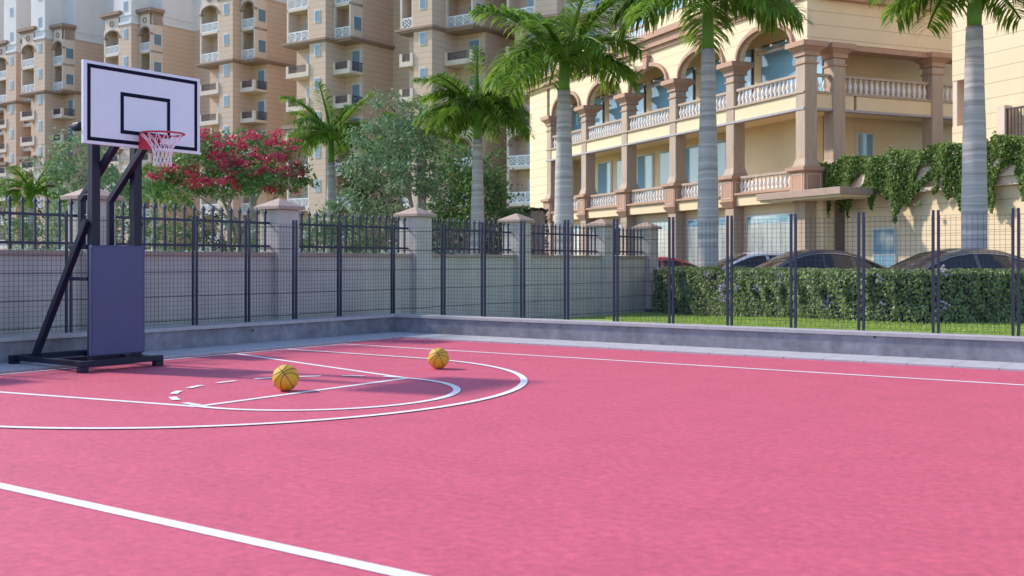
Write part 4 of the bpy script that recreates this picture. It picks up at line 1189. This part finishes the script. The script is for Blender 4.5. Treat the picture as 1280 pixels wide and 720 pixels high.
hb('board_back_frame', M_dark, (bx - 0.06, bx - 0.002, -BW / 2 + 0.1, -BW / 2 + 0.16, bz0 + 0.05, bz0 + BH - 0.05), (bx - 0.06, bx - 0.002, BW / 2 - 0.16, BW / 2 - 0.1, bz0 + 0.05, bz0 + BH - 0.05),
   (bx - 0.055, bx - 0.002, -BW / 2 + 0.16, BW / 2 - 0.16, bz0 + 0.12, bz0 + 0.18), (bx - 0.055, bx - 0.002, -BW / 2 + 0.16, BW / 2 - 0.16, bz0 + 0.75, bz0 + 0.81))
MB().lathe([(0.02, -.08), (0.055, -.08), (0.06, 0), (0.055, .04), (.02, .04)], 0, 0, 12).build('board_bolt', M_dark, hp_, loc=(bx - 0.10, -BW / 2 + 0.03, bz0 + 0.22), rot=(0, R(90), 0))
# main posts and rear posts
for y in (-0.325, 0.325):
    hb('post', M_dark, (-0.06, 0.06, y - 0.06, y + 0.06, 0.13, 3.45))
    hb('board_arm', M_dark, (0.062, bx - 0.06, y - 0.04, y + 0.04, 3.30, 3.38))
for y in (-0.22, 0.22):
    hb('rear_post', M_dark, (-0.47, -0.39, y - 0.04, y + 0.04, 1.68, 2.36))
    MB().bar((-0.45, y, 2.28), (bx - 0.06, y, 3.18), 0.085, 0.085).build('strut', M_dark, hp_, bevel=0.008)
hb('rear_cross_bar', M_dark, (-0.47, -0.06, -0.40, -0.33 + 0.002, 1.62, 1.678), (-0.47, -0.39, -0.33, 0.33, 1.62, 1.679), (-0.47, -0.06, 0.33, 0.40, 1.62, 1.678))
for y in (-0.40, 0.40):
    MB().bar((-1.18, y * 1.12, 0.14), (-0.03, y, 2.0), 0.085, 0.085).build('rear_brace', M_dark, hp_, bevel=0.008)
    MB().bar((-0.52, y * 1.03, 1.22), (-0.05, y * 0.95, 1.22), 0.04, 0.05).build('brace_tie', M_dark, hp_, bevel=0.005)
    # bent handle
    MB().tube([(-0.07, y * .86, 2.06), (-0.16, y * .86, 2.08), (-0.17, y * .86, 2.22), (-0.16, y * .86, 2.34), (-0.07, y * .86, 2.36)], 0.012, 6).build('handle', M_dark, hp_)
# pad
pd_ = hb('pad', M_pad, (0.075, 0.145, -0.45, 0.37, 0.20, 1.665), bevel=0.015)
MB().tube([(0.146, -0.437, 0.215), (0.146, 0.357, 0.215), (0.146, 0.357, 1.65), (0.146, -0.437, 1.65)], 0.004, 5, closed=True).build('piping', M_pad, pd_)
# base
hb('base_beam', M_dark, (0.12, 0.22, -0.66, 0.62, 0.075, 0.15))
hb('base_beam', M_dark, (-1.40, 0.118, -0.60, -0.52, 0.075, 0.145)); hb('base_beam', M_dark, (-1.40, 0.118, 0.48, 0.56, 0.075, 0.145))
hb('base_beam', M_dark, (-1.50, -1.402, -0.66, 0.62, 0.075, 0.15)); hb('base_beam', M_dark, (-0.58, -0.50, -0.518, 0.478, 0.075, 0.145))
hb('base_beam', M_dark, (-0.05, 0.05, -0.518, 0.478, 0.07, 0.128))
for x, y in ((0.17, -0.60), (0.17, 0.56), (-1.45, -0.60), (-1.45, 0.56)):
    f = MB(); f.box(x - 0.05, x + 0.05, y - 0.06, y + 0.06, 0.002 if x > 0 else 0.032, 0.073); f.build('foot', M_dark, hp_, bevel=0.008)
# rim, bracket and net
rx, rz_, rr_ = bx + 0.38, 3.12, 0.275
ry_ = 0.03
rim = MB().tube([(rx + rr_ * math.cos(a), ry_ + rr_ * math.sin(a), rz_) for a in [2 * math.pi * k / 40 for k in range(40)]], 0.013, 8, closed=True).build('rim', M_red, hp_, smooth=True)
hb('rim_plate', M_red, (bx + 0.054, bx + 0.066, ry_ - 0.11, ry_ + 0.11, rz_ - 0.19, rz_ + 0.02), bevel=0.004)
for s in (-1, 1):
    vs = []; 
    prof = [(bx + 0.066, rz_ + 0.0), (bx + 0.066, rz_ - 0.19)] + [(bx + 0.066 + 0.22 * q, rz_ - 0.19 * (1 - q) ** 1.6) for q in (0.15, 0.3, 0.5, 0.7, 0.85)] + [(bx + 0.286, rz_ - 0.0)]
    m_ = MB(); y = ry_ + s * 0.13
    m_.wallprism(prof, 'x', y - 0.006, y + 0.006)
    m_.build('rim_bracket', M_red, hp_)
NS = 14; net = MB()
lev = [(0.0, rr_ - 0.004, -0.012), (0.25, 0.19, -0.10), (0.5, 0.128, -0.19), (0.75, 0.118, -0.27), (1.0, 0.112, -0.345), (1.2, 0.118, -0.42)]
for i in range(len(lev) - 1):
    (_, r0, z0), (_, r1, z1) = lev[i], lev[i + 1]
    for k in range(NS):
        a0 = 2 * math.pi * (k + 0.5 * (i % 2)) / NS
        for dlt in (-0.5, 0.5):
            a1 = a0 + 2 * math.pi * dlt / NS
            net.bar((rx + r0 * math.cos(a0), ry_ + r0 * math.sin(a0), rz_ + z0), (rx + r1 * math.cos(a1), ry_ + r1 * math.sin(a1), rz_ + z1), 0.008)
net.build('net', M_net, hp_)
